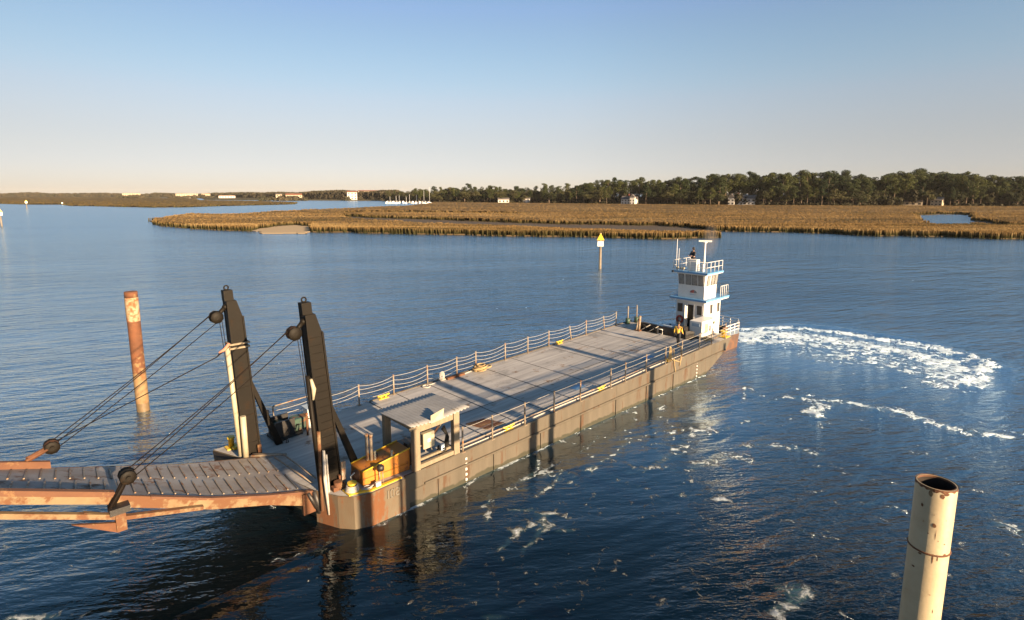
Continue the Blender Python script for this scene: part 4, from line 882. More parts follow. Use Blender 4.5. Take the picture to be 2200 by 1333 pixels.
mb.tube([K(31.6, NV-.05, .9), K(31.9, NV+.03, .8), K(31.95, NV+.05, 0), K(31.8, NV+.06, -.45)], .03, 6); mb.tube([K(30.8, NV+.02, .2), K(31.8, NV+.04, -.2)], .03, 6)
tag(build('hanging_line', mb, M['ropetan'], None, loc=K(30.7, NV)), 'tan mooring lines hung over the near railing beside a yellow cleat', 'rope')
# rope heap and long rope on far edge
mb = MB(); r_ = random.Random(4)
for k in range(9): mb.torus(K(21.4+r_.uniform(-.45, .45), -25.35+r_.uniform(-.18, .18), .08+.035*k), U2+Z3*r_.uniform(-.2, .2), V2+Z3*r_.uniform(-.2, .2), r_.uniform(.22, .42), .045, 14, 6)
tag(build('rope_heap', mb, M['ropetan'], None, loc=K(21.4, -25.35)), 'heap of tan rope lying at the far deck edge', 'rope')
pts = [K(17.5, -25.6, .03)]+[K(17.5+k*.35, -25.62+.06*math.sin(k*1.1), .03) for k in range(1, 11)]; mb = MB().tube(pts, .03, 6); mb.torus(K(17.4, -25.5, .03), U2, V2, .22, .03, 16, 6)
tag(build('deck_rope', mb, M['rope'], None, loc=K(17.5, -25.6)), 'pale rope laid along the far deck edge, ending in a loop', 'rope')
mb = MB()
for k in range(5): mb.torus(K(18.7, -25.75, .1+.06*k), U2, Z3, .17, .02, 14, 5)
tag(build('line_coil', mb, M['rope'], None, loc=K(18.7, -25.75)), 'small white coil of line hung low at the far rail', 'rope')
tag(build('timber_block', MB().bx(18.9, 20.2, -25.65, -25.45, .01, .12, K), M['rustp'], None, loc=K(19.5, -25.5)), 'rust red timber block beside the pale deck rope', 'block')
tag(build('long_hose', MB().tube([K(u, NV-.30-.05*math.sin(u*.7), .03) for u in np.arange(14, 37, .8)], .03, 6), M['rope'], None, loc=K(14, NV-.3)), 'pale hose lying along the deck inside the near railing', 'hose')
tag(build('deck_pipe', MB().tube([K(14.2, NV-.52, .05), K(38.5, NV-.55, .05)], .035, 6), M['rail'], None, loc=K(14.2, NV-.5)), 'thin straight pipe running along the near deck edge', 'pipe')

B0 = B
# towers ---------------------------------------------------------------
def tower(u0, v, label, rungs, lean, far_pt, far_pt2):
    L1 = .66; B = lambda u_, v_, z_: B0(u_+lean*max(0.0, z_-dz(u0))/6.85, v_, z_)
    r_ = thing('hoist_tower', label, 'hoist tower', K(u0+.4, v)); zb = dz(u0); zt = zb+6.85; w = .27
    a = u0; b_ = u0+L1-.16
    prof = [(a, zb+.02), (a+.06, zt), (a+.44, zt), (a+.60, zt-.68), (a+L1, zb+.02)]
    build('mast', MB().prism([B(u, v-w+.05, z) for u, z in prof], V2*(2*w-.1)), M['tower'], r_)
    fl = MB()
    for s_ in (-w, w-.045):     # side cheeks standing proud
        for p, q, e in (((a-.02, zb), (a+.04, zt), .07), ((a+L1-.05, zb), (a+.57, zt-.68), .07)):
            fl.prism([B(p[0], v+s_, p[1]), B(p[0]+e, v+s_, p[1]), B(q[0]+e, v+s_, q[1]), B(q[0], v+s_, q[1])], V2*.045)
    build('flange', fl, M['tower'], r_)
    rg = MB(); top = zt-.9; k = 0; z = zb+.55
    gap = .30 if rungs else 1.25
    while z < (top if rungs else zb+3.2):
        rg.bx(a+.07, a+.07+.52+.02*(zt-z)/7, v+w-.05, v+w-.022, z, z+.022, lambda u, vv, zz: B(u, vv, zz+(u-a)*0.04)); z += gap
    build('stiffener', rg, M['tower'], r_)
    build('head', MB().bx(a, a+.36, v-.16, v+.16, zt+.002, zt+.44, B), M['tower'], r_); build('lifting_eye', MB().torus(B(a+.17, v, zt+.54), U2, Z3, .085, .03, 14, 6), M['tower'], r_)
    build('brace', MB().prism([B(a+L1-.1, v-.11, zb+3.2), B(a+L1-.02, v-.11, zb+3.45), B0(a+1.68, v-.11, zb+.03), B0(a+1.38, v-.11, zb+.03)], V2*.22), M['tower'], r_)
    # top block
    sc_ = B(a-.36, v+.05, zt-.62); h_ = B(a+.02, v+.05, zt-.25)
    sh = MB(); sh.tube([sc_-V2*.13, sc_-V2*.05, sc_, sc_+V2*.05, sc_+V2*.13], [.24, .20, .24, .20, .24], 20); so_ = build('sheave', sh, M['rustp'] if rungs else M['black'], r_)
    build('sheave_cheek', MB().tube([sc_+V2*.14, sc_+V2*.165, sc_+V2*.19], [.26, .24, .07], 9).tube([sc_-V2*.19, sc_-V2*.165, sc_-V2*.14], [.07, .24, .26], 9), M['tower'], so_)
    build('link', MB().tube([sc_, h_], .09, 8).ball(h_, .12), M['tower'], so_)
    # wires
    for k, (du, dw) in enumerate(((-.24, .10), (-.16, .18), (.06, -.25))):
        s0 = sc_+U2*du*.8+Z3*(dw)
        if k == 2: s0 = sc_-Z3*.25
        e0 = far_pt+Z3*(.16-.17*k)+V2*(.04*(k-1)); mid = s0.lerp(e0, .5)-Z3*.06
        build('wire', MB().tube([s0, s0.lerp(e0, .25)-Z3*.045, mid, s0.lerp(e0, .75)-Z3*.045, e0], .017, 5), M['wire'], r_)
    build('hoist_wire', MB().tube([sc_+U2*.2, B(a-.07, v, zb+.6)], .014, 5).tube([sc_+U2*.1, B(a-.12, v+.05, zb+.5)], .014, 5), M['wire'], r_)
    # feet brackets
    for s_ in (-.05, .5): build('foot_bracket', MB().bx(a+s_, a+s_+.16, v+w, v+w+.12, zb+.005, zb+.42, B), M['rustp'], r_)
    return r_, a, zb, zt, w
near_blk = B(2.35, -19.65, 3.95); far_blk = B(.85, -23.75, 3.98)
tl, a, zb, zt, w = tower(7.08, -24.4, 'black hoist tower with cream guide pole, the farther one', False, -.30, far_blk, None)
build('guide_pole', MB().tube([B(a-.13, -24.3, zb+.05), B(a-.32, -24.3, zb+4.9)], .10, 10), M['cream'], tl, label='cream and rust guide pole')
build('guide_pole_base', MB().tube([B(a-.02, -24.0, zb+.05), B(a-.02, -24.0, zb+1.9)], .12, 10), M['cream'], tl)
bd = MB(); 
for z in (zb+4.85, zb+5.02): bd.box(B(a+.12, -24.4, z), U2*.40, V2*.30, Z3*.035)
build('band', bd, M['timber'], tl)
build('tie_line', MB().tube([B(a-.30, -24.25, zb+4.95), B(a-.5, -24.2, zb+4.85), B(a-.78, -24.2, zb+4.6), far_blk+Z3*.1], [.07, .06, .02, .015], 6), M['wire'], tl)
build('orange_strap', MB().tube([B(a-.28, -24.15, zb+5.1), B(a-.46, -24.15, zb+4.88), B(a-.70, -24.15, zb+4.78)], [.06, .075, .03], 6), mat('strap_pink', (.65, .20, .12), (.6, .3, .22), .8), tl)
tr_, a, zb, zt, w = tower(8.40, -19.45, 'black hoist tower with ladder-like stiffeners, the nearer one', True, -.46, near_blk, None)
build('guide_pole', MB().tube([B(a-.16, -19.25, zb-.3), B(a-.44, -19.25, zb+4.6)], .085, 10), M['tower'], tr_)
build('guide_pole', MB().tube([B(a-.2, -19.15, .55), B(a-.19, -19.15, zb+2.4)], .07, 8), M['girder'], tr_, label='lower guide pole of rusty cream steel')
rp = MB().tube([B(a-.12, -18.95, zb+1.7), B(a-.14, -18.92, 1.9), B(a-.05, -18.9, .45)], [.05, .07, .06], 7).tube([B(a-.02, -18.95, zb+1.5), B(a+.02, -18.95, .6)], .035, 6)
tag(build('hanging_rope', rp, M['rope'], None, loc=B(a-.1, -18.95, zb)), 'pale frayed rope hanging down the bow beside the nearer tower', 'rope')
rp = MB().tube([B(a-.38, -19.1, zb+4.5), B(a-.30, -19.1, zb+4.1), B(a-.34, -19.1, zb+3.7)], [.05, .09, .04], 7); build('shackle', rp, M['cream'], tr_)
build('fairlead', MB().bx(a+.55, a+.72, -19.1, -18.95, zb+.05, zb+1.0, B), M['rail'], tr_)
tag(build('bow_machine', MB().tube([K(8.75, -18.9, 0), K(8.75, -18.9, .3)], .16, 12).bx(8.5, 9.0, -19.0, -18.75, 0, .16, K), M['rustp'], None, loc=K(8.75, -18.9)), 'small rusty capstan on the bow beside the nearer tower', 'capstan')

# ramp -------------------------------------------------------------------
ru = [8.0, 6.4, 4.6, 1.7, -.5, -4, -9]; znear = [1.27, 1.68, 2.26, 3.52, 4.42, 5.85, 7.9]; vn = [-19.6, -19.7, -19.8, -19.8, -19.8, -19.8, -19.8]
vf = [-23.7, -23.75, -23.7, -23.5, -23.15, -22.9, -22.9]; zfar = [1.2, 1.55, 2.0, 3.0, 3.85, 5.3, 7.3]
def Rm(u, s, h=0.0):   # s 0 near .. 1 far
    a = lambda arr: float(np.interp(-u, [-x for x in ru], arr)); v = a(vn)*(1-s)+a(vf)*s; z = a(znear)*(1-s)+a(zfar)*s; return B(u, v, z+h)
ramp_o = thing('loading_ramp', 'rusty steel landing ramp with slatted deck lowered onto the barge bow', 'ramp', B(8, -21.6, 1.2))
dm = MB()
for a_, b_ in zip(ru[:-1], ru[1:]):
    dm.add([Rm(a_, 0), Rm(b_, 0), Rm(b_, 1), Rm(a_, 1), Rm(a_, 0, -.08), Rm(b_, 0, -.08), Rm(b_, 1, -.08), Rm(a_, 1, -.08)], [(0, 1, 2, 3), (4, 5, 6, 7), (0, 1, 5, 4), (2, 3, 7, 6), (0, 3, 7, 4), (1, 2, 6, 5)])
M['rampdeck'] = mat('ramp_deck', (0.33, 0.325, 0.33), (0.22, 0.18, 0.155), 0.6, rust=(0.16, 0.085, 0.055), rust_amt=.35, scale=.7, rust_scale=1.3, bump=.3, world_co=True)
build('deck', dm, M['rampdeck'], ramp_o)
sl_ = MB(); u = 7.6
while u > -8.5:
    for s0, s1 in ((.07, .44), (.55, .93)):
        A_, Bq = Rm(u, s0, .002), Rm(u+.10, s1, .002); w_ = U2*.022; sl_.add([A_-w_, A_+w_, Bq+w_, Bq-w_, A_-w_+Z3*.035, A_+w_+Z3*.035, Bq+w_+Z3*.035, Bq-w_+Z3*.035], [(4, 5, 6, 7), (0, 1, 5, 4), (2, 3, 7, 6), (1, 2, 6, 5), (0, 3, 7, 4)])
    u -= .36
build('traction_bars', sl_, M['rail'], ramp_o)
def side(s, dv, top, depth, us_, name, m_, th=.09, parent=None):
    mb = MB()
    for a_, b_ in zip(us_[:-1], us_[1:]):
        da, db = (depth(a_), depth(b_)) if callable(depth) else (depth, depth)
        P_ = []
        for q in (dv, dv+th):
            P_ += [Rm(a_, s, top)+V2*q, Rm(b_, s, top)+V2*q, Rm(b_, s, top-db)+V2*q, Rm(a_, s, top-da)+V2*q]
        mb.add(P_, [(0, 1, 2, 3), (4, 5, 6, 7), (0, 1, 5, 4), (2, 3, 7, 6), (0, 3, 7, 4), (1, 2, 6, 5)])
    return build(name, mb, m_, ramp_o)
dep = lambda u: float(np.interp(u, [2, 4.5, 6.3, 8], [.38, .42, .36, .62]))
side(0, .01, .02, dep, [8.0, 6.4, 4.6, 2.0], 'side_girder', M['girder']); side(0, .005, .05, .08, [8.0, 6.4, 4.6, 2.9], 'top_flange', M['curb'], .16)
side(0, .0, .17, .17, [2.0, 1.7, -.5, -4, -9], 'curb', M['curb'], .2); side(0, .02, 0, .26, [2.0, 1.7, -.5, -4, -9], 'side_girder', M['girder'], .12)
side(1, -.12, .24, .24, [.75, -.5, -4, -9], 'curb', M['curb'], .14); side(1, -.06, .0, .35, [8, 6.4, 4.6, 1.7, -.5, -9], 'side_girder', M['girder'], .07)
# under-truss with kneed bracket
kn = B(2.05, -19.55, 2.55)
tb = MB(); w_ = V2*.09
def bar(p, q, hgt=.09): d = (q-p).normalized(); n_ = d.cross(V2).normalized(); tb.box((p+q)/2, (q-p)/2, w_, n_*hgt)
bar(B(2.0, -19.55, 2.80), B(-9, -19.55, 7.62), .075); bar(B(2.1, -19.55, 2.72), B(4.3, -19.6, 2.12), .06)
bar(B(1.2, -19.6, 3.2), B(2.0, -19.55, 2.80), .045); build('truss', tb, M['girder'], ramp_o)
kb = MB().box(kn+Z3*.12, U2*.13, V2*.18, Z3*.30); build('knee_box', kb, M['girder'], ramp_o); build('knee_bracket', MB().prism([B(1.95, -19.6, 2.3), B(1.95, -19.6, 2.62), B(.9, -19.6, 3.0)], V2*.1), M['rustp'], ramp_o)
cw = MB().box(kn+Z3*.5, U2*.26, V2*.24, Z3*.10); build('bracket_plate', cw, M['blackhull'], ramp_o)
def block(c_, m1, dn, name='block'):
    sh = build('pulley_block', MB().tube([c_-V2*.17, c_-V2*.08, c_, c_+V2*.08, c_+V2*.17], [.22, .17, .22, .17, .22], 20), m1, ramp_o); build('cheek', MB().tube([c_+V2*.175, c_+V2*.20, c_+V2*.205], [.23, .21, .09], 9).tube([c_-V2*.205, c_-V2*.20, c_-V2*.175], [.09, .21, .23], 9).tube([c_+V2*.2, c_+V2*.27], .07, 8), M['tower'], sh)
    build('shackle', MB().tube([c_, dn], .10, 8).tube([c_+V2*.1, dn+V2*.1-U2*.05], .05, 6), M['wire'] if m1 is M['black'] else M['rustp'], sh)
block(near_blk, M['black'], B(1.85, -19.6, 3.1)); block(far_blk, M['rustp'], B(.2, -23.4, 3.85))
lk = MB().bx(7.6, 8.15, -19.62, -19.46, .45, 1.28, B); build('hinge_plate', lk, M['rustp'], ramp_o)
lk = MB().tube([B(8.05, -19.5, 1.3), B(8.2, -19.35, .4)], .12, 8).tube([B(7.8, -19.5, 1.3), B(8.1, -19.4, .6)], .08, 8); build('hinge_link', lk, M['blackhull'], ramp_o)
# bars lying at hinge
for k, (a_, b_) in enumerate((((7.35, -24.0), (8.35, -22.9)), ((7.2, -23.8), (8.2, -23.1)), ((7.9, -23.0), (8.15, -19.9)), ((8.25, -23.0), (8.4, -20.1)))):
    tag(build('steel_pipe', MB().tube([K(*a_, .10+.03*(k % 2)), K(*b_, .10)], .055 if k < 2 else .035, 8), M['rail'], None, loc=K(*a_)), ['pale steel pipe lying at the foot of the farther tower', 'second pale pipe beside the farther tower, nearer the ramp', 'thin bar lying along the ramp hinge', 'thin bar on the bow behind the ramp hinge'][k], 'pipe')

# machinery on the bow ---------------------------------------------------
wn_ = thing('winch', 'green and black deck winch with tangled hoses on the far bow', 'winch', K(9.3, -25.2))
build('drum', MB().tube([K(9.0, -25.5, .42), K(9.0, -24.8, .42)], .28, 18), M['green'], wn_)
build('frame', MB().bx(8.6, 9.5, -25.6, -25.5, 0, .85, K).bx(8.6, 9.5, -24.8, -24.7, 0, .85, K).bx(8.5, 9.8, -25.6, -24.6, 0.004, .12, K), M['blackhull'], wn_)
build('engine', MB().bx(9.5, 10.2, -25.4, -24.8, .13, .7, K), M['green'], wn_, bevel=.03)
hb = MB(); rr_ = random.Random(8)
for k in range(9):
    p0 = Vector((9.2+rr_.uniform(-.3, .9), -25.0+rr_.uniform(-.6, .6), .5)); pts = []
    for j in range(6): pts.append(K(p0.x, p0.y, max(.05, p0.z))); p0 += Vector((rr_.uniform(-.3, .35), rr_.uniform(-.25, .25), rr_.uniform(-.3, .25)))
    hb.tube(pts, .022, 6)
build('hose', hb, M['black'], wn_); build('lever', MB().tube([K(9.9, -24.3, 0), K(9.9, -24.3, 1.0)], .05, 8).ball(K(9.9, -24.3, 1.03), .07), M['rustp'], wn_); build('vent_pipe', MB().tube([K(8.9, -25.7, 0), K(8.9, -25.7, 1.3)], .04, 8).tube([K(8.9, -25.7, 1.3), K(10.6, -25.7, 1.32)], .03, 6), M['rail'], wn_)
tk = thing('storage_tank', 'white capped tank behind the nearer tower on the far rail', 'tank', K(10.6, -25.2)); build('body', MB().bx(10.2, 10.95, -25.45, -24.85, 0.004, .95, K), M['white'], tk, bevel=.06); build('lid', MB().bx(10.15, 11.0, -25.5, -24.8, .955, 1.02, K), M['tank'], tk)
# ochre hydraulic box
yb = thing('power_unit', 'long ochre yellow hydraulic box beside the timber shelter', 'power unit', K(10.5, -18.5))
build('body', MB().add([K(u, v, h) for u, v, h in [(9.5, -18.35, .004), (11.5, -18.15, .004), (11.5, -19.1, .004), (9.5, -19.3, .004), (9.5, -18.35, .58), (11.5, -18.15, .92), (11.5, -19.1, .92), (9.5, -19.3, .58)]], [(0, 1, 2, 3), (4, 5, 6, 7), (0, 1, 5, 4), (1, 2, 6, 5), (2, 3, 7, 6), (3, 0, 4, 7)]), M['orange'], yb, bevel=.02)
build('ledge', MB().add([K(u, v, h) for u, v, h in [(9.5, -18.32, .30), (11.52, -18.12, .30), (11.52, -18.05, .33), (9.5, -18.25, .33)]], [(0, 1, 2, 3)]), M['orange'], yb)
rim = MB()
for a_, b_ in (((9.5, -18.33, .60), (11.5, -18.13, .94)), ((9.5, -19.3, .60), (11.5, -19.1, .94))): rim.tube([K(*a_), K(*b_)], .03, 6)
build('rim', rim, M['yellow'], yb)
build('motor', MB().tube([K(9.3, -18.75, .35), K(9.8, -18.7, .38)], .2, 14), M['rustp'], yb); build('filler', MB().tube([K(10.3, -18.8, .72), K(10.3, -18.8, .9)], .13, 12), M['rustp'], yb)
for u in (10.25, 10.75): build('lifting_lug', MB().tube([K(u, -18.28 if u > 10.5 else -18.7, .6), K(u, -18.28 if u > 10.5 else -18.7, 1.0)], .045, 8).ball(K(u, -18.28 if u > 10.5 else -18.7, 1.02), .06), M['cream'], yb)
for k, v in enumerate((-18.95, -18.8)): tag(build('vent_pipe', MB().tube([K(10.05+.1*k, v, .55), K(10.05+.1*k, v, 1.65)], .065, 10).tube([K(10.05+.1*k, v, 1.66), K(10.05+.1*k, v, 1.76)], .08, 10), M['rail'], None, loc=K(10.05, v, .55)), ['pale vertical pipe with cap standing over the ochre box, left one', 'pale vertical pipe with cap standing over the ochre box, right one'][k], 'pipe')
dl = thing('deck_lamp', 'dark domed lamp on a thin stand in front of the ochre box', 'lamp', K(10.0, -17.95)); build('stand', MB().tube([K(10.0, -17.95, 0), K(10.0, -17.95, .66)], .025, 8).tube([K(10.15, -17.97, 0), K(10.15, -17.97, .5)], .02, 8), M['rail'], dl); build('shade', MB().tube([K(10.05, -17.95, .62), K(10.05, -17.95, .78), K(10.05, -17.95, .84)], [.14, .14, .07], 14), M['blackhull'], dl); build('base', MB().bx(9.8, 10.0, -17.98, -17.86, .003, .2, K), M['white'], dl)
tag(build('hose_bundle', MB().tube([K(9.3, -18.1, .05), K(9.6, -18.0, .06), K(9.9, -18.15, .05)], .03, 6).torus(K(9.55, -18.1, .04), U2, V2, .16, .025, 14, 6).tube([K(9.2, -18.6, .1), K(9.1, -18.55, .5), K(9.3, -18.6, .55)], .03, 6), M['rope'], None, loc=K(9.5, -18.1)), 'small loops of hose on the bow beside the yellow bollard', 'hose')

# timber shelter -----------------------------------------------------------
sh_ = thing('timber_shelter', 'open timber shelter with corrugated sheet roof on the near deck edge', 'shelter', K(12.7, -19))
PU = (11.62, 13.62); PV = (-17.88, -20.1)
for u in PU:
    for v in PV: build('post', MB().bx(u-.15, u+.15, v-.12, v+.12, .004, 2.02 if v > -19 else 1.86, K), M['timber'], sh_, bevel=.012, label='weathered grey shaded post' if (u < 12 and v < -19) else None)
for a_ in ((PU[0]+.151, PU[1]-.151, PV[0]-.06, PV[0]+.06, 1.62, 1.86), (PU[0]+.151, PU[1]-.151, PV[0]-.06, PV[0]+.09, .06, .24), (PU[0]+.151, PU[1]-.151, PV[0]-.25, PV[0]-.13, .26, .36), (PU[0]-.05, PU[0]+.05, PV[1]+.121, PV[0]-.121, 1.66, 1.84), (PU[1]-.05, PU[1]+.05, PV[1]+.121, PV[0]-.121, 1.66, 1.84)):
    build('beam', MB().bx(*a_, K), M['timber'], sh_, bevel=.01)
rf = MB(); nu = 64; u0, u1 = 11.25, 14.15; vs = []; fs = []
for i in range(nu+1):
    u = u0+(u1-u0)*i/nu; wv = .028*math.sin(i*2*math.pi/4)
    for j in range(7):
        f = j/6; v = PV[0]+.32+(PV[1]-.25-PV[0]-.32)*f; sg = -.10*math.sin(math.pi*(i/nu))*(1-f)*.8; vs.append(K(u, v, 2.08-.14*f+wv+sg))
for i in range(nu):
    for j in range(6): fs.append((i*7+j, (i+1)*7+j, (i+1)*7+j+1, i*7+j+1))
rf.add(vs, fs, True); ro = build('roof', rf, M['sheet'], sh_); sol = ro.modifiers.new('thick', 'SOLIDIFY'); sol.thickness = .012
build('bent_sheet', MB().add([K(12.15, PV[0]+.33, 1.95), K(12.75, PV[0]+.33, 1.98), K(12.95, PV[0]+.15, 2.32), K(12.3, PV[0]+.12, 2.18), K(12.15, PV[0]+.3, 1.93), K(12.75, PV[0]+.3, 1.96), K(12.95, PV[0]+.12, 2.31), K(12.3, PV[0]+.09, 2.17)], [(0, 1, 2, 3), (4, 5, 6, 7), (0, 1, 5, 4), (1, 2, 6, 5), (2, 3, 7, 6)]), M['cream'], ro, label='pale sheet curled up at the roof edge')
build('fascia', MB().bx(11.2, 12.3, PV[0]+.2, PV[0]+.24, 1.88, 2.0, K), M['timber'], ro)
pn = thing('control_cabinet', 'cream electrical cabinet hung inside the timber shelter', 'cabinet', K(12.3, -18.15, .7)); build('case', MB().bx(12.15, 12.72, -18.35, -18.1, .62, 1.30, K), M['cream'], pn, bevel=.03); build('label_plate', MB().bx(12.35, 12.5, -18.098, -18.09, .9, 1.05, K), M['white'], pn); build('bracket', MB().tube([K(11.9, -18.3, .75), K(12.9, -18.3, .75)], .03, 6).tube([K(12.3, -18.2, .62), K(12.25, -18.1, .5)], .02, 6).tube([K(12.55, -18.2, .62), K(12.6, -18.15, .48)], .02, 6), M['rail'], pn)
hs = thing('hose_stack', 'black hoses and hydraulic arm between the right shelter posts', 'hydraulic hose', K(13.0, -18.3))
hm = MB()
for k in range(6): hm.tube([K(13.15+.05*k, -18.2-.04*k, 1.2), K(13.35+.02*k, -18.15, .9-.03*k), K(13.2+.04*k, -18.1, .5), K(13.3, -18.1, .08+.03*k)], .04, 7)
for k in range(4): hm.torus(K(13.1, -18.15, .15+.09*k), U2, V2, .17, .035, 14, 6)
build('hose', hm, M['black'], hs); build('arm', MB().tube([K(12.75, -18.3, 1.0), K(13.1, -18.25, 1.35), K(13.45, -18.2, 1.85)], [.045, .055, .06], 8), M['blackhull'], hs); build('rod', MB().tube([K(12.6, -18.3, .95), K(13.05, -18.27, 1.32)], .05, 8), M['curb'], hs); build('valve', MB().bx(12.95, 13.12, -18.1, -17.98, .35, .62, K), M['tank'], hs)
tag(build('pipe_rack', MB().tube([K(11.95, -18.35, .1), K(11.92, -18.3, 1.5)], .03, 6).tube([K(12.05, -18.35, .1), K(12.02, -18.3, 1.55)], .03, 6).tube([K(11.98, -18.25, .15), K(12.0, -18.2, 1.4)], .025, 6), M['wire'], None, loc=K(12, -18.3)), 'dark upright pipes just right of the left shelter post', 'pipes')
tag(build('dark_boards', MB().bx(11.6, 11.85, -18.75, -18.45, .004, .95, K).bx(11.62, 12.3, -19.4, -18.9, .004, .75, K), M['blackhull'], None, loc=K(11.7, -18.6)), 'black machine casing between the ochre box and the shelter', 'machine')

# ------------------------------------------------------------------ push tug in the stern notch
tug = thing('tugboat', 'white push tug with stacked wheelhouse and blue deck edges at the barge stern', 'tugboat', B(41.5, -21.7, 0))
ol = [(36.25, -23.75), (36.25, -19.75), (37.2, -19.45), (44.4, -19.45), (45.7, -20.1), (45.9, -21.6), (45.7, -23.2), (44.4, -23.95), (37.2, -23.95)]
hb = MB(); vs = []; n = len(ol); topz = lambda u: float(np.interp(u, [36.2, 38, 41, 46], [1.55, 1.35, 1.1, 1.1]))
for z in ('t', -.8):
    for u, v in ol: vs.append(B(u, v, topz(u)) if z == 't' else B(u-(.5 if u > 44 else 0), v, -.8))
hb.add(vs, [(i, (i+1) % n, n+(i+1) % n, n+i) for i in range(n)]+[tuple(range(n))]); M['tughull'] = mat('tug_hull', (0.055, 0.035, 0.028), (0.12, 0.055, 0.03), 0.6, rust=(0.16, 0.07, 0.035), rust_amt=.5); build('hull', hb, M['tughull'], tug)
bw = MB()
bl = [(39.0, -23.95), (37.2, -23.95), (36.25, -23.75), (36.25, -19.9), (37.2, -19.5), (38.4, -19.48)]
for a_, b_ in zip(bl[:-1], bl[1:]):
    za = lambda u: topz(u)+float(np.interp(u, [36, 38, 39.5], [1.12, .95, .55])); d = (B(*b_, 0)-B(*a_, 0)).normalized().cross(Z3)*.05
    q = [B(*a_, topz(a_[0])-.2), B(*b_, topz(b_[0])-.2), B(*b_, za(b_[0])), B(*a_, za(a_[0]))]; bw.prism([x+d for x in q], -2*d)
build('bulwark', bw, M['blackhull'], tug)
build('deck', MB().add([B(u, v, topz(u)+.012) for u, v in ol], [tuple(range(n))]), M['tank'], tug)
# pushing knees and tyres on the square bow
for v in (-23.3, -22.4): 
    build('tyre', MB().torus(B(36.12, v, 2.15), V2, Z3, .30, .12, 18, 8), M['black'], tug)
for k, v in enumerate((-22.7, -22.0)): build('push_cable', MB().tube([B(36.1, v, 2.6), B(36.0, v-.6, 2.2), B(36.1, v-1.1, 1.9)], .03, 6), M['rope'], tug)
wh = MB(); H0 = (39.2, 41.85, -22.35, -20.0)
def walls(name, u0, u1, v0, v1, z0, z1, m_, flare=0.0):
    mb = MB(); P_ = [B(u, v, z0) for u, v in ((u0, v0), (u0, v1), (u1, v1), (u1, v0))]+[B(u, v, z1) for u, v in ((u0-flare, v0-flare), (u0-flare, v1+flare), (u1+flare*.3, v1+flare), (u1+flare*.3, v0-flare))]
    mb.add(P_, [(0, 1, 2, 3), (4, 5, 6, 7), (0, 1, 5, 4), (1, 2, 6, 5), (2, 3, 7, 6), (3, 0, 4, 7)]); return build(name, mb, m_, tug, bevel=.02)
dh = walls('deckhouse', 39.2, 41.85, -22.35, -20.0, 1.0, 4.28, M['white'])
walls('upper_house', 39.2, 41.1, -22.25, -20.05, 4.5, 5.55, M['white'])
w2 = walls('wheelhouse', 39.2, 41.1, -22.25, -20.05, 5.552, 6.42, M['white'], .10)
build('boat_deck', MB().bx(38.9, 42.6, -22.75, -19.72, 4.285, 4.36, B), M['white'], tug); build('blue_edge', MB().bx(38.86, 42.64, -22.79, -19.68, 4.363, 4.50, B), M['blue'], tug)
build('roof_deck', MB().bx(38.85, 41.4, -22.6, -19.72, 6.425, 6.47, B), M['white'], tug); build('blue_edge', MB().bx(38.81, 41.44, -22.64, -19.68, 6.473, 6.60, B), M['blue'], tug)
def pane(u0, v0, u1, v1, z0, z1, lean=0.0, fr=.045, name='window', label=None, glass='glass'):
    a_, b_ = B(u0, v0, z0), B(u1, v1, z0); d = (b_-a_).normalized(); nrm = -d.cross(Z3).normalized()
    up = Z3*(z1-z0)
    if nrm.dot(B(-1, 1, 0)) < 0: nrm = -nrm
    sh_ = nrm*lean; q = [a_, b_, b_+up+sh_, a_+up+sh_]; c_ = sum(q, Vector())/4
    f = build(name, MB().prism([c_+(x-c_)*1.12+nrm*.008 for x in q], nrm*.02), M['white'] if name == 'window' else M['rail'], tug, label=label)
    build('pane', MB().prism([x+nrm*.030 for x in q], nrm*.012), M[glass], f); build('gasket', MB().tube([x+nrm*.036 for x in q]+[q[0]+nrm*.036], .022, 5), M['black'], f)
for v0 in (-22.16, -21.58, -21.06, -20.52): pane(39.19, v0, 39.19, v0+.40, 5.56, 6.33, .09, glass='winglass')
for u0 in (39.45, 40.1, 40.62): pane(u0, -20.04, u0+.40, -20.04, 5.56, 6.33, .09, glass='winglass')
pane(39.19, -22.2, 39.19, -21.8, 3.35, 3.98); pane(39.19, -20.55, 39.19, -20.15, 3.3, 3.98)
pane(40.15, -19.99, 40.45, -19.99, 3.3, 4.0); pane(41.3, -19.99, 41.6, -19.99, 3.3, 4.0)
for z_ in (0,): 
    dr = build('doorway', MB().bx(39.17, 39.19, -21.32, -20.86, 1.9, 3.98, B), M['black'], tug, label='open dark doorway'); build('door', MB().bx(38.75, 39.17, -21.40, -21.35, 1.9, 3.95, B), M['white'], tug)  # black panel stands in for the unlit room behind the doorway
    build('door_frame', MB().bx(39.15, 39.188, -21.40, -21.33, 1.9, 4.05, B).bx(39.15, 39.188, -20.85, -20.78, 1.9, 4.05, B), M['white'], dr)
build('side_rail', MB().tube([B(40.9, -19.9, 2.6), B(40.9, -19.9, 3.3)], .02, 6), M['rail'], tug)
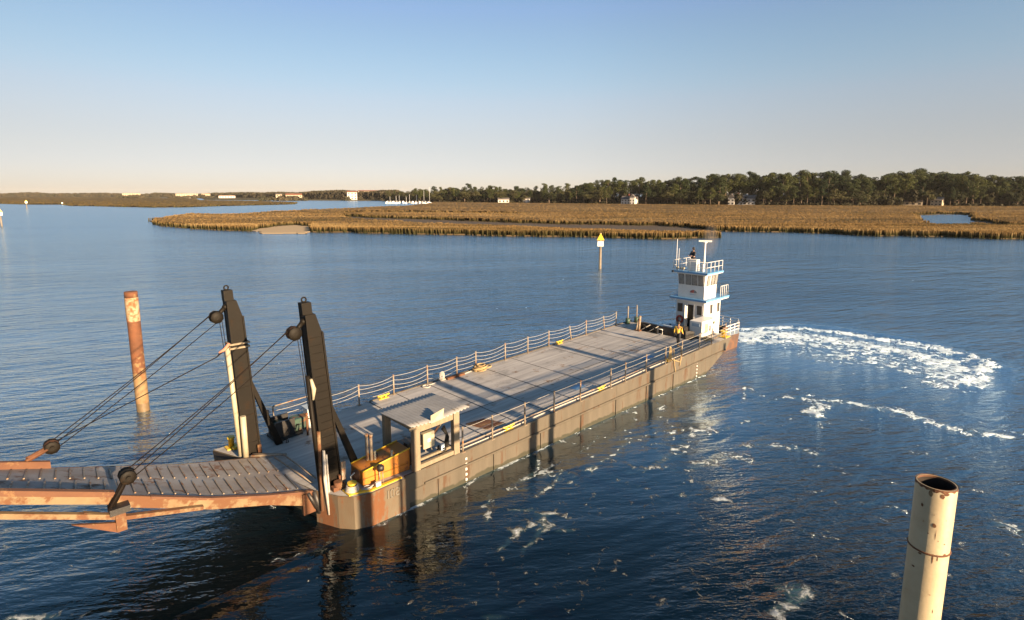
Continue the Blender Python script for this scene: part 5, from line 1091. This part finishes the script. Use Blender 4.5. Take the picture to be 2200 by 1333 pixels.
# sunrise badge on the front, lettering bar beneath
bv, bz = -20.95, 4.93; half = lambda R, a0, a1, off: [B(39.195-off, bv+R*math.cos(t), bz+R*.8*math.sin(t)) for t in np.linspace(a0, a1, 14)]
lg = build('badge', MB().prism([B(39.193, bv, bz)]+half(.30, 0, math.pi, .002), -U2*.012), mat('badge_grey', (.30, .31, .33), bump=0), tug, label='grey half round sunrise badge with red rays')
for k in range(4):
    a0 = math.pi*(.42+.15*k); build('ray', MB().prism([B(39.178, bv, bz)]+[B(39.178, bv+.27*math.cos(t), bz+.22*math.sin(t)) for t in (a0, a0+.16, a0+.30)], -U2*.006), M['red'], lg)
build('badge_bar', MB().bx(39.178, 39.19, bv-.3, bv+.3, bz-.14, bz-.09, B), M['tank'], lg)
def rail(path, z, h_, name='guard_rail', posts=4, bars=(1.0,), m_='white', r=.022, upr=None):
    mb = MB(); pts = [B(u, v, z) for u, v in path]
    for k in bars: mb.tube([p+Z3*h_*k for p in pts], r, 6)
    for a_, b_ in zip(pts[:-1], pts[1:]):
        m = max(1, round((b_-a_).length/(upr or .6)))
        for i in range(m+1): q = a_.lerp(b_, i/m); mb.tube([q, q+Z3*h_], r, 6)
    return build(name, mb, M[m_], tug)
rail([(41.4, -22.55), (38.9, -22.55), (38.9, -19.8), (41.4, -19.8)], 6.6, .8, upr=.62, bars=(1.0, .5)); rail([(41.3, -19.78), (42.55, -19.78), (42.55, -22.6)], 4.5, .85, upr=.32, bars=(1.0,))
rail([(42.1, -19.55), (44.4, -19.52), (45.6, -20.15), (45.8, -21.6), (45.6, -23.1), (44.4, -23.85), (41.9, -23.85)], 1.1, .9, upr=.8, bars=(1.0, .72, .45), r=.03)
build('console', MB().bx(39.3, 39.8, -21.65, -20.85, 6.602, 7.5, B), M['white'], tug, bevel=.03); build('console', MB().bx(39.4, 39.6, -20.6, -20.35, 6.602, 7.2, B), M['white'], tug, bevel=.02)
mt = build('radar_mast', MB().tube([B(39.9, -20.55, 6.6), B(39.9, -20.55, 8.82)], [.085, .06], 10), M['white'], tug)
build('radar_bar', MB().box(B(39.9, -20.55, 8.93), V2*.42+U2*.2, U2*.10-V2*.04, Z3*.06), M['white'], mt); build('radar_motor', MB().tube([B(39.9, -20.55, 8.78), B(39.9, -20.55, 8.88)], .15, 12), M['white'], mt)
build('antenna', MB().tube([B(39.0, -22.4, 6.6), B(39.0, -22.4, 9.05)], .022, 6), M['white'], tug); build('antenna', MB().tube([B(39.25, -22.35, 6.6), B(39.25, -22.35, 8.3)], .016, 6), M['white'], tug)
for v in (-22.3, -22.0, -21.8): build('searchlight', MB().tube([B(38.98, v, 6.78), B(39.15, v, 6.78)], .085, 10).tube([B(39.06, v, 6.6), B(39.06, v, 6.75)], .02, 6), M['cream'], tug)
build('horn', MB().tube([B(38.7, -22.55, 6.52), B(39.0, -22.5, 6.52)], [.09, .03], 8), M['black'], tug)
build('exhaust_stack', MB().tube([B(41.5, -20.8, 4.5), B(41.5, -20.8, 6.4)], .13, 12), M['blackhull'], tug)
tag(build('lifebuoy', MB().torus(B(39.1, -21.95, 2.72), V2, Z3, .24, .09, 20, 8), M['red'], None, loc=B(39.1, -21.95, 2.72)), 'red lifebuoy hung on the front of the white deckhouse', 'lifebuoy')
# things on the tug foredeck
for k, (u, v, sx, sy, sz, m_, lb) in enumerate([(37.0, -22.6, .35, .35, .75, 'tank', 'blue grey drum on the tug foredeck, farthest left'), (37.3, -21.7, .45, .4, 1.15, 'tank', 'tall pale blue grey tank on the tug foredeck'), (36.9, -20.9, .3, .3, .8, 'white', 'small whitish tank on the tug foredeck next to the tall one')]):
    r_ = thing('deck_tank', lb, 'tank', B(u, v, topz(u)))
    z0 = topz(u)+.02
    build('body', MB().tube([B(u, v-sy, z0+sz*.45), B(u, v+sy, z0+sz*.45)], sz*.42, 16) if k != 1 else MB().bx(u-sx, u+sx, v-sy, v+sy, z0, z0+sz), M[m_], r_, bevel=.03 if k == 1 else 0)
    build('valve', MB().tube([B(u, v, z0+sz*.8), B(u, v, z0+sz*1.05)], .07, 8), M['black'], r_); build('saddle', MB().bx(u-.25, u+.25, v-.3, v+.3, z0-.01, z0+.12), M['blackhull'], r_)
gs = thing('generator', 'white generator box with grey shaded end at the tug deckhouse corner', 'generator', B(38.1, -19.2, 2.1))
build('case', MB().bx(37.0, 39.15, -19.95, -18.95, 2.14, 3.3, B), M['white'], gs, bevel=.04); build('louvre', MB().bx(36.985, 37.0, -19.75, -19.15, 2.9, 3.15, B), M['tank'], gs); build('panel', MB().bx(37.4, 37.9, -18.95, -18.94, 2.4, 3.1, B), M['cream'], gs)
build('port', MB().bx(38.1, 38.22, -18.95, -18.935, 2.45, 2.85, B), M['black'], gs); build('badge', MB().bx(38.6, 38.9, -18.95, -18.937, 2.9, 3.1, B), M['green'], gs); build('skid', MB().bx(36.9, 39.2, -19.9, -19.0, 2.05, 2.13, B), M['blackhull'], gs)
tag(build('black_case', MB().bx(36.45, 37.2, -20.75, -20.05, 1.62, 2.75, B), M['blackhull'], None, loc=B(36.8, -20.4, 1.6), bevel=.03), 'dark equipment case left of the white generator', 'case')
wd = thing('stern_winch', 'small dark winch on the tug stern deck behind the deckhouse', 'winch', B(42.8, -20.3, 1.1)); build('drum', MB().tube([B(42.8, -20.6, 1.55), B(42.8, -20.0, 1.55)], .33, 16), M['black'], wd); build('frame', MB().bx(42.4, 43.2, -20.7, -20.62, 1.12, 1.8).bx(42.4, 43.2, -19.98, -19.9, 1.12, 1.8), M['rustp'], wd)
tag(build('wing_rope', MB().torus(K(37.0, -18.5, .06), U2, V2, .3, .04, 18, 6).torus(K(37.0, -18.5, .13), U2, V2, .25, .04, 18, 6), M['ropetan'], None, loc=K(37, -18.5)), 'coil of tan rope on the stern wing below the generator', 'rope')
kf = thing('mooring_bitt', 'weathered timber bitt at the middle of the barge stern', 'bitt', K(35.95, -23.6)); build('post', MB().tube([K(35.95, -23.6, 0), K(36.05, -23.6, 1.15)], .10, 10).tube([K(35.8, -23.75, 0), K(36.0, -23.7, .9)], .06, 8), M['rail'], kf); build('foot', MB().bx(35.7, 36.1, -23.9, -23.4, .003, .08, K), M['rustp'], kf)
for i, (u, v, lb) in enumerate(((37.2, -25.5, 'green based lamp post on the far stern corner, left one'), (38.0, -25.2, 'green based lamp post on the far stern corner, right one'))):
    r_ = thing('lamp_post', lb, 'post', K(u, v)); build('post', MB().tube([K(u, v, 0), K(u, v, 1.45)], .045, 8), M['rail'], r_); build('base', MB().tube([K(u, v, 0), K(u, v, .45)], .2, 10), M['green'], r_)
build_f = build('frame', MB().tube([K(36.05, -22.0, .05), K(36.05, -21.6, .05), K(36.05, -21.6, .42), K(36.05, -22.0, .42), K(36.05, -22.0, .05)], .035, 6), M['white'], barge, label='small white square frame on the stern edge')
# exhaust smoke: a faint real puff
sm_ = MB().ball(B(41.8, -21.1, 8.8), 1.0, 14, 8, .75, .75, 1.6); so_ = build('exhaust_smoke', sm_, M['white'], None, loc=B(41.8, -21.1, 8.8)); so_.data.materials.clear()
vm = bpy.data.materials.new('smoke'); vm.use_nodes = True; t = vm.node_tree; t.nodes.remove(t.nodes['Principled BSDF']); pv = t.nodes.new('ShaderNodeVolumePrincipled'); pv.inputs['Color'].default_value = (.35, .34, .36, 1); tcs = t.nodes.new('ShaderNodeTexCoord'); lns = t.nodes.new('ShaderNodeVectorMath'); lns.operation = 'LENGTH'; mps = t.nodes.new('ShaderNodeMapping'); mps.inputs['Scale'].default_value = (1.33, 1.33, .62); t.links.new(tcs.outputs['Object'], mps.inputs[0]); t.links.new(mps.outputs[0], lns.inputs[0])
nzs = t.nodes.new('ShaderNodeTexNoise'); nzs.inputs['Scale'].default_value = 1.6; t.links.new(tcs.outputs['Object'], nzs.inputs['Vector'])
mrs = t.nodes.new('ShaderNodeMapRange'); mrs.inputs[1].default_value = .25; mrs.inputs[2].default_value = .95; mrs.inputs[3].default_value = 1.1; mrs.inputs[4].default_value = 0; t.links.new(lns.outputs['Value'], mrs.inputs[0]); mus = t.nodes.new('ShaderNodeMath'); mus.operation = 'MULTIPLY'; t.links.new(mrs.outputs[0], mus.inputs[0]); t.links.new(nzs.outputs['Fac'], mus.inputs[1]); t.links.new(mus.outputs[0], pv.inputs['Density'])
t.links.new(pv.outputs[0], t.nodes['Material Output'].inputs['Volume']); so_.data.materials.append(vm); tag(so_, 'faint grey exhaust smoke above the tug', 'smoke', kind='stuff')

# ------------------------------------------------------------------ people
def skin_mesh(name, joints, edges, m_, parent, sub=2):
    me = bpy.data.meshes.new(name); me.from_pydata([j[0] for j in joints], edges, []); o = bpy.data.objects.new(name, me); C.objects.link(o)
    sk_ = o.modifiers.new('s', 'SKIN'); sk_.use_smooth_shade = True; o.modifiers.new('d', 'SUBSURF').levels = sub
    for i, j in enumerate(joints): me.skin_vertices[0].data[i].radius = (j[1], j[2] if len(j) > 2 else j[1])
    me.skin_vertices[0].data[0].use_root = True
    bpy.context.view_layer.update(); dg = bpy.context.evaluated_depsgraph_get(); nm = bpy.data.meshes.new_from_object(o.evaluated_get(dg)); bpy.data.objects.remove(o); nm.name = name
    nm.materials.clear(); nm.materials.append(m_); return link(bpy.data.objects.new(name, nm), parent)
def person(loc, rz, label, top, legs_m, stride=.0, arms='down', hood=False, sc=1.0):
    r_ = thing('person', label, 'person', loc, rz); r_.scale = (sc, sc, sc)
    s = stride
    hipL, hipR = (0.0, .10, .92), (0.0, -.10, .92)
    aL = (s*.55+.0, .11, .10); aR = (-s*.55, -.11, .12+s*.08); kL = (s*.35+.03, .11, .50); kR = (-s*.15+.03, -.11, .50)
    if arms == 'down': eL, wL = (-.03-s*.15, .235, 1.14), (.06-s*.3, .235, .88); eR, wR = (-.04+s*.2, -.235, 1.14), (.12+s*.35, -.225, .92)
    else: eL, wL = (.10, .25, 1.15), (.34, .14, 1.12); eR, wR = (.10, -.25, 1.15), (.34, -.14, 1.12)
    J = [((0, 0, .95), .13, .10), ((0, 0, 1.18), .135, .10), ((0, 0, 1.38), .15, .10), ((0, 0, 1.49), .06), ((.015, 0, 1.56), .055), ((.03, 0, 1.66), .085, .095), ((.02, 0, 1.74), .07, .08),
         ((0, .19, 1.40), .06), (eL, .042), (wL, .03), ((0, -.19, 1.40), .06), (eR, .042), (wR, .03), (hipL, .085), (kL, .055), (aL, .04), ((aL[0]+.14, .12, .04), .035), (hipR, .085), (kR, .055), (aR, .04), ((aR[0]+.14, -.12, aR[2]-.07), .035)]
    E_ = [(0, 1), (1, 2), (2, 3), (3, 4), (4, 5), (5, 6), (2, 7), (7, 8), (8, 9), (2, 10), (10, 11), (11, 12), (0, 13), (13, 14), (14, 15), (15, 16), (0, 17), (17, 18), (18, 19), (19, 20)]
    for wv, ev, sg in ((9, 8, 1), (12, 11, -1)):
        w_ = Vector(J[wv][0]); d = (w_-Vector(J[ev][0])).normalized(); sd = Vector((1, 0, 0)); sd = (sd-d*sd.dot(d)).normalized(); pa = w_+d*.08; J.append((tuple(pa), .03, .02)); ip = len(J)-1; E_.append((wv, ip))
        for k in range(4): q = pa+d*(.075-.01*abs(k-1.4))+sd*(.012*(k-1.5))*1.6; J.append((tuple(q), .008)); E_.append((ip, len(J)-1))
        q = w_+d*.06+sd*.05; J.append((tuple(q), .010)); E_.append((wv, len(J)-1))
    body = skin_mesh('body', J, E_, M['skin'], r_, 2)
    T = [((0, 0, .90), .155, .125), ((0, 0, 1.16), .165, .13), ((0, 0, 1.38), .17, .125), ((0, 0, 1.47), .075), ((0, .20, 1.40), .08), (eL, .06), (tuple(Vector(eL).lerp(Vector(wL), .9)), .045), ((0, -.20, 1.40), .08), (eR, .06), (tuple(Vector(eR).lerp(Vector(wR), .9)), .045)]
    skin_mesh('jacket', T, [(0, 1), (1, 2), (2, 3), (2, 4), (4, 5), (5, 6), (2, 7), (7, 8), (8, 9)], top, r_, 2)
    Lg = [((0, 0, .95), .14, .12), (hipL, .11), (kL, .078), ((aL[0], aL[1], aL[2]+.03), .06), (hipR, .11), (kR, .078), ((aR[0], aR[1], aR[2]+.03), .06)]
    skin_mesh('trousers', Lg, [(0, 1), (1, 2), (2, 3), (0, 4), (4, 5), (5, 6)], legs_m, r_, 2)
    hd = MB(); hd.ball((0.0, 0, 1.715), .112, 14, 8, 1, .92, 1.0)
    if hood: hd.ball((-.02, 0, 1.66), .125, 12, 8, .9, 1, 1.15)
    build('hood' if hood else 'hair', hd, M['navy'] if hood else M['hair'], r_, world=False)
    fc = MB().ball((.125, 0, 1.655), .018, 8, 5); build('nose', fc, M['skin'], body, world=False)
    ey = MB().ball((.108, .033, 1.68), .011, 6, 4).ball((.108, -.033, 1.68), .011, 6, 4); build('eyes', ey, M['black'], body, world=False)
    mo = MB().box(Vector((.112, 0, 1.61)), (.006, 0, 0), (0, .022, 0), (0, 0, .004)); build('mouth', mo, M['red'], body, world=False)
    ea = MB().ball((.02, .10, 1.66), .022, 6, 4, .7, .4, 1).ball((.02, -.10, 1.66), .022, 6, 4, .7, .4, 1); build('ears', ea, M['skin'], body, world=False)
    bo = MB().ball((aL[0]+.07, .12, .055), .07, 8, 6, 1.9, .75, .75).ball((aR[0]+.07, -.12, aR[2]-.05), .07, 8, 6, 1.9, .75, .75); build('boots', bo, M['black'], r_, world=False)
    return r_
face = math.atan2(-U2.y, -U2.x)
person(K(34.1, -19.2), math.atan2(U2.y, U2.x)+.1, 'person in yellow jacket and dark trousers walking along the near rail toward the tug', M['jacket'], M['navy'], stride=.45, sc=1.0)
person(B(40.15, -21.62, 6.605), face-.3, 'person in black hooded jacket standing on the tug roof behind the console', M['navy'], M['navy'], arms='fwd', hood=True, sc=.98)

# ------------------------------------------------------------------ air between the eye and the far shore
hz_ = MB().add([(x, y, z) for x in (-4200, 4200) for y in (-300, 5200) for z in (-3, 52)], [(0, 1, 3, 2), (4, 6, 7, 5), (0, 4, 5, 1), (2, 3, 7, 6), (0, 2, 6, 4), (1, 5, 7, 3)])
ho = build('haze', hz_, M['white'], None); ho.data.materials.clear()
vm = bpy.data.materials.new('haze'); vm.use_nodes = True; t = vm.node_tree; t.nodes.remove(t.nodes['Principled BSDF']); pv = t.nodes.new('ShaderNodeVolumePrincipled')
pv.inputs['Color'].default_value = (.90, .86, .82, 1); pv.inputs['Density'].default_value = .00003; pv.inputs['Anisotropy'].default_value = 0.0
t.links.new(pv.outputs[0], t.nodes['Material Output'].inputs['Volume']); ho.data.materials.append(vm); tag(ho, 'thin pale haze over the far shore', 'haze', kind='stuff')
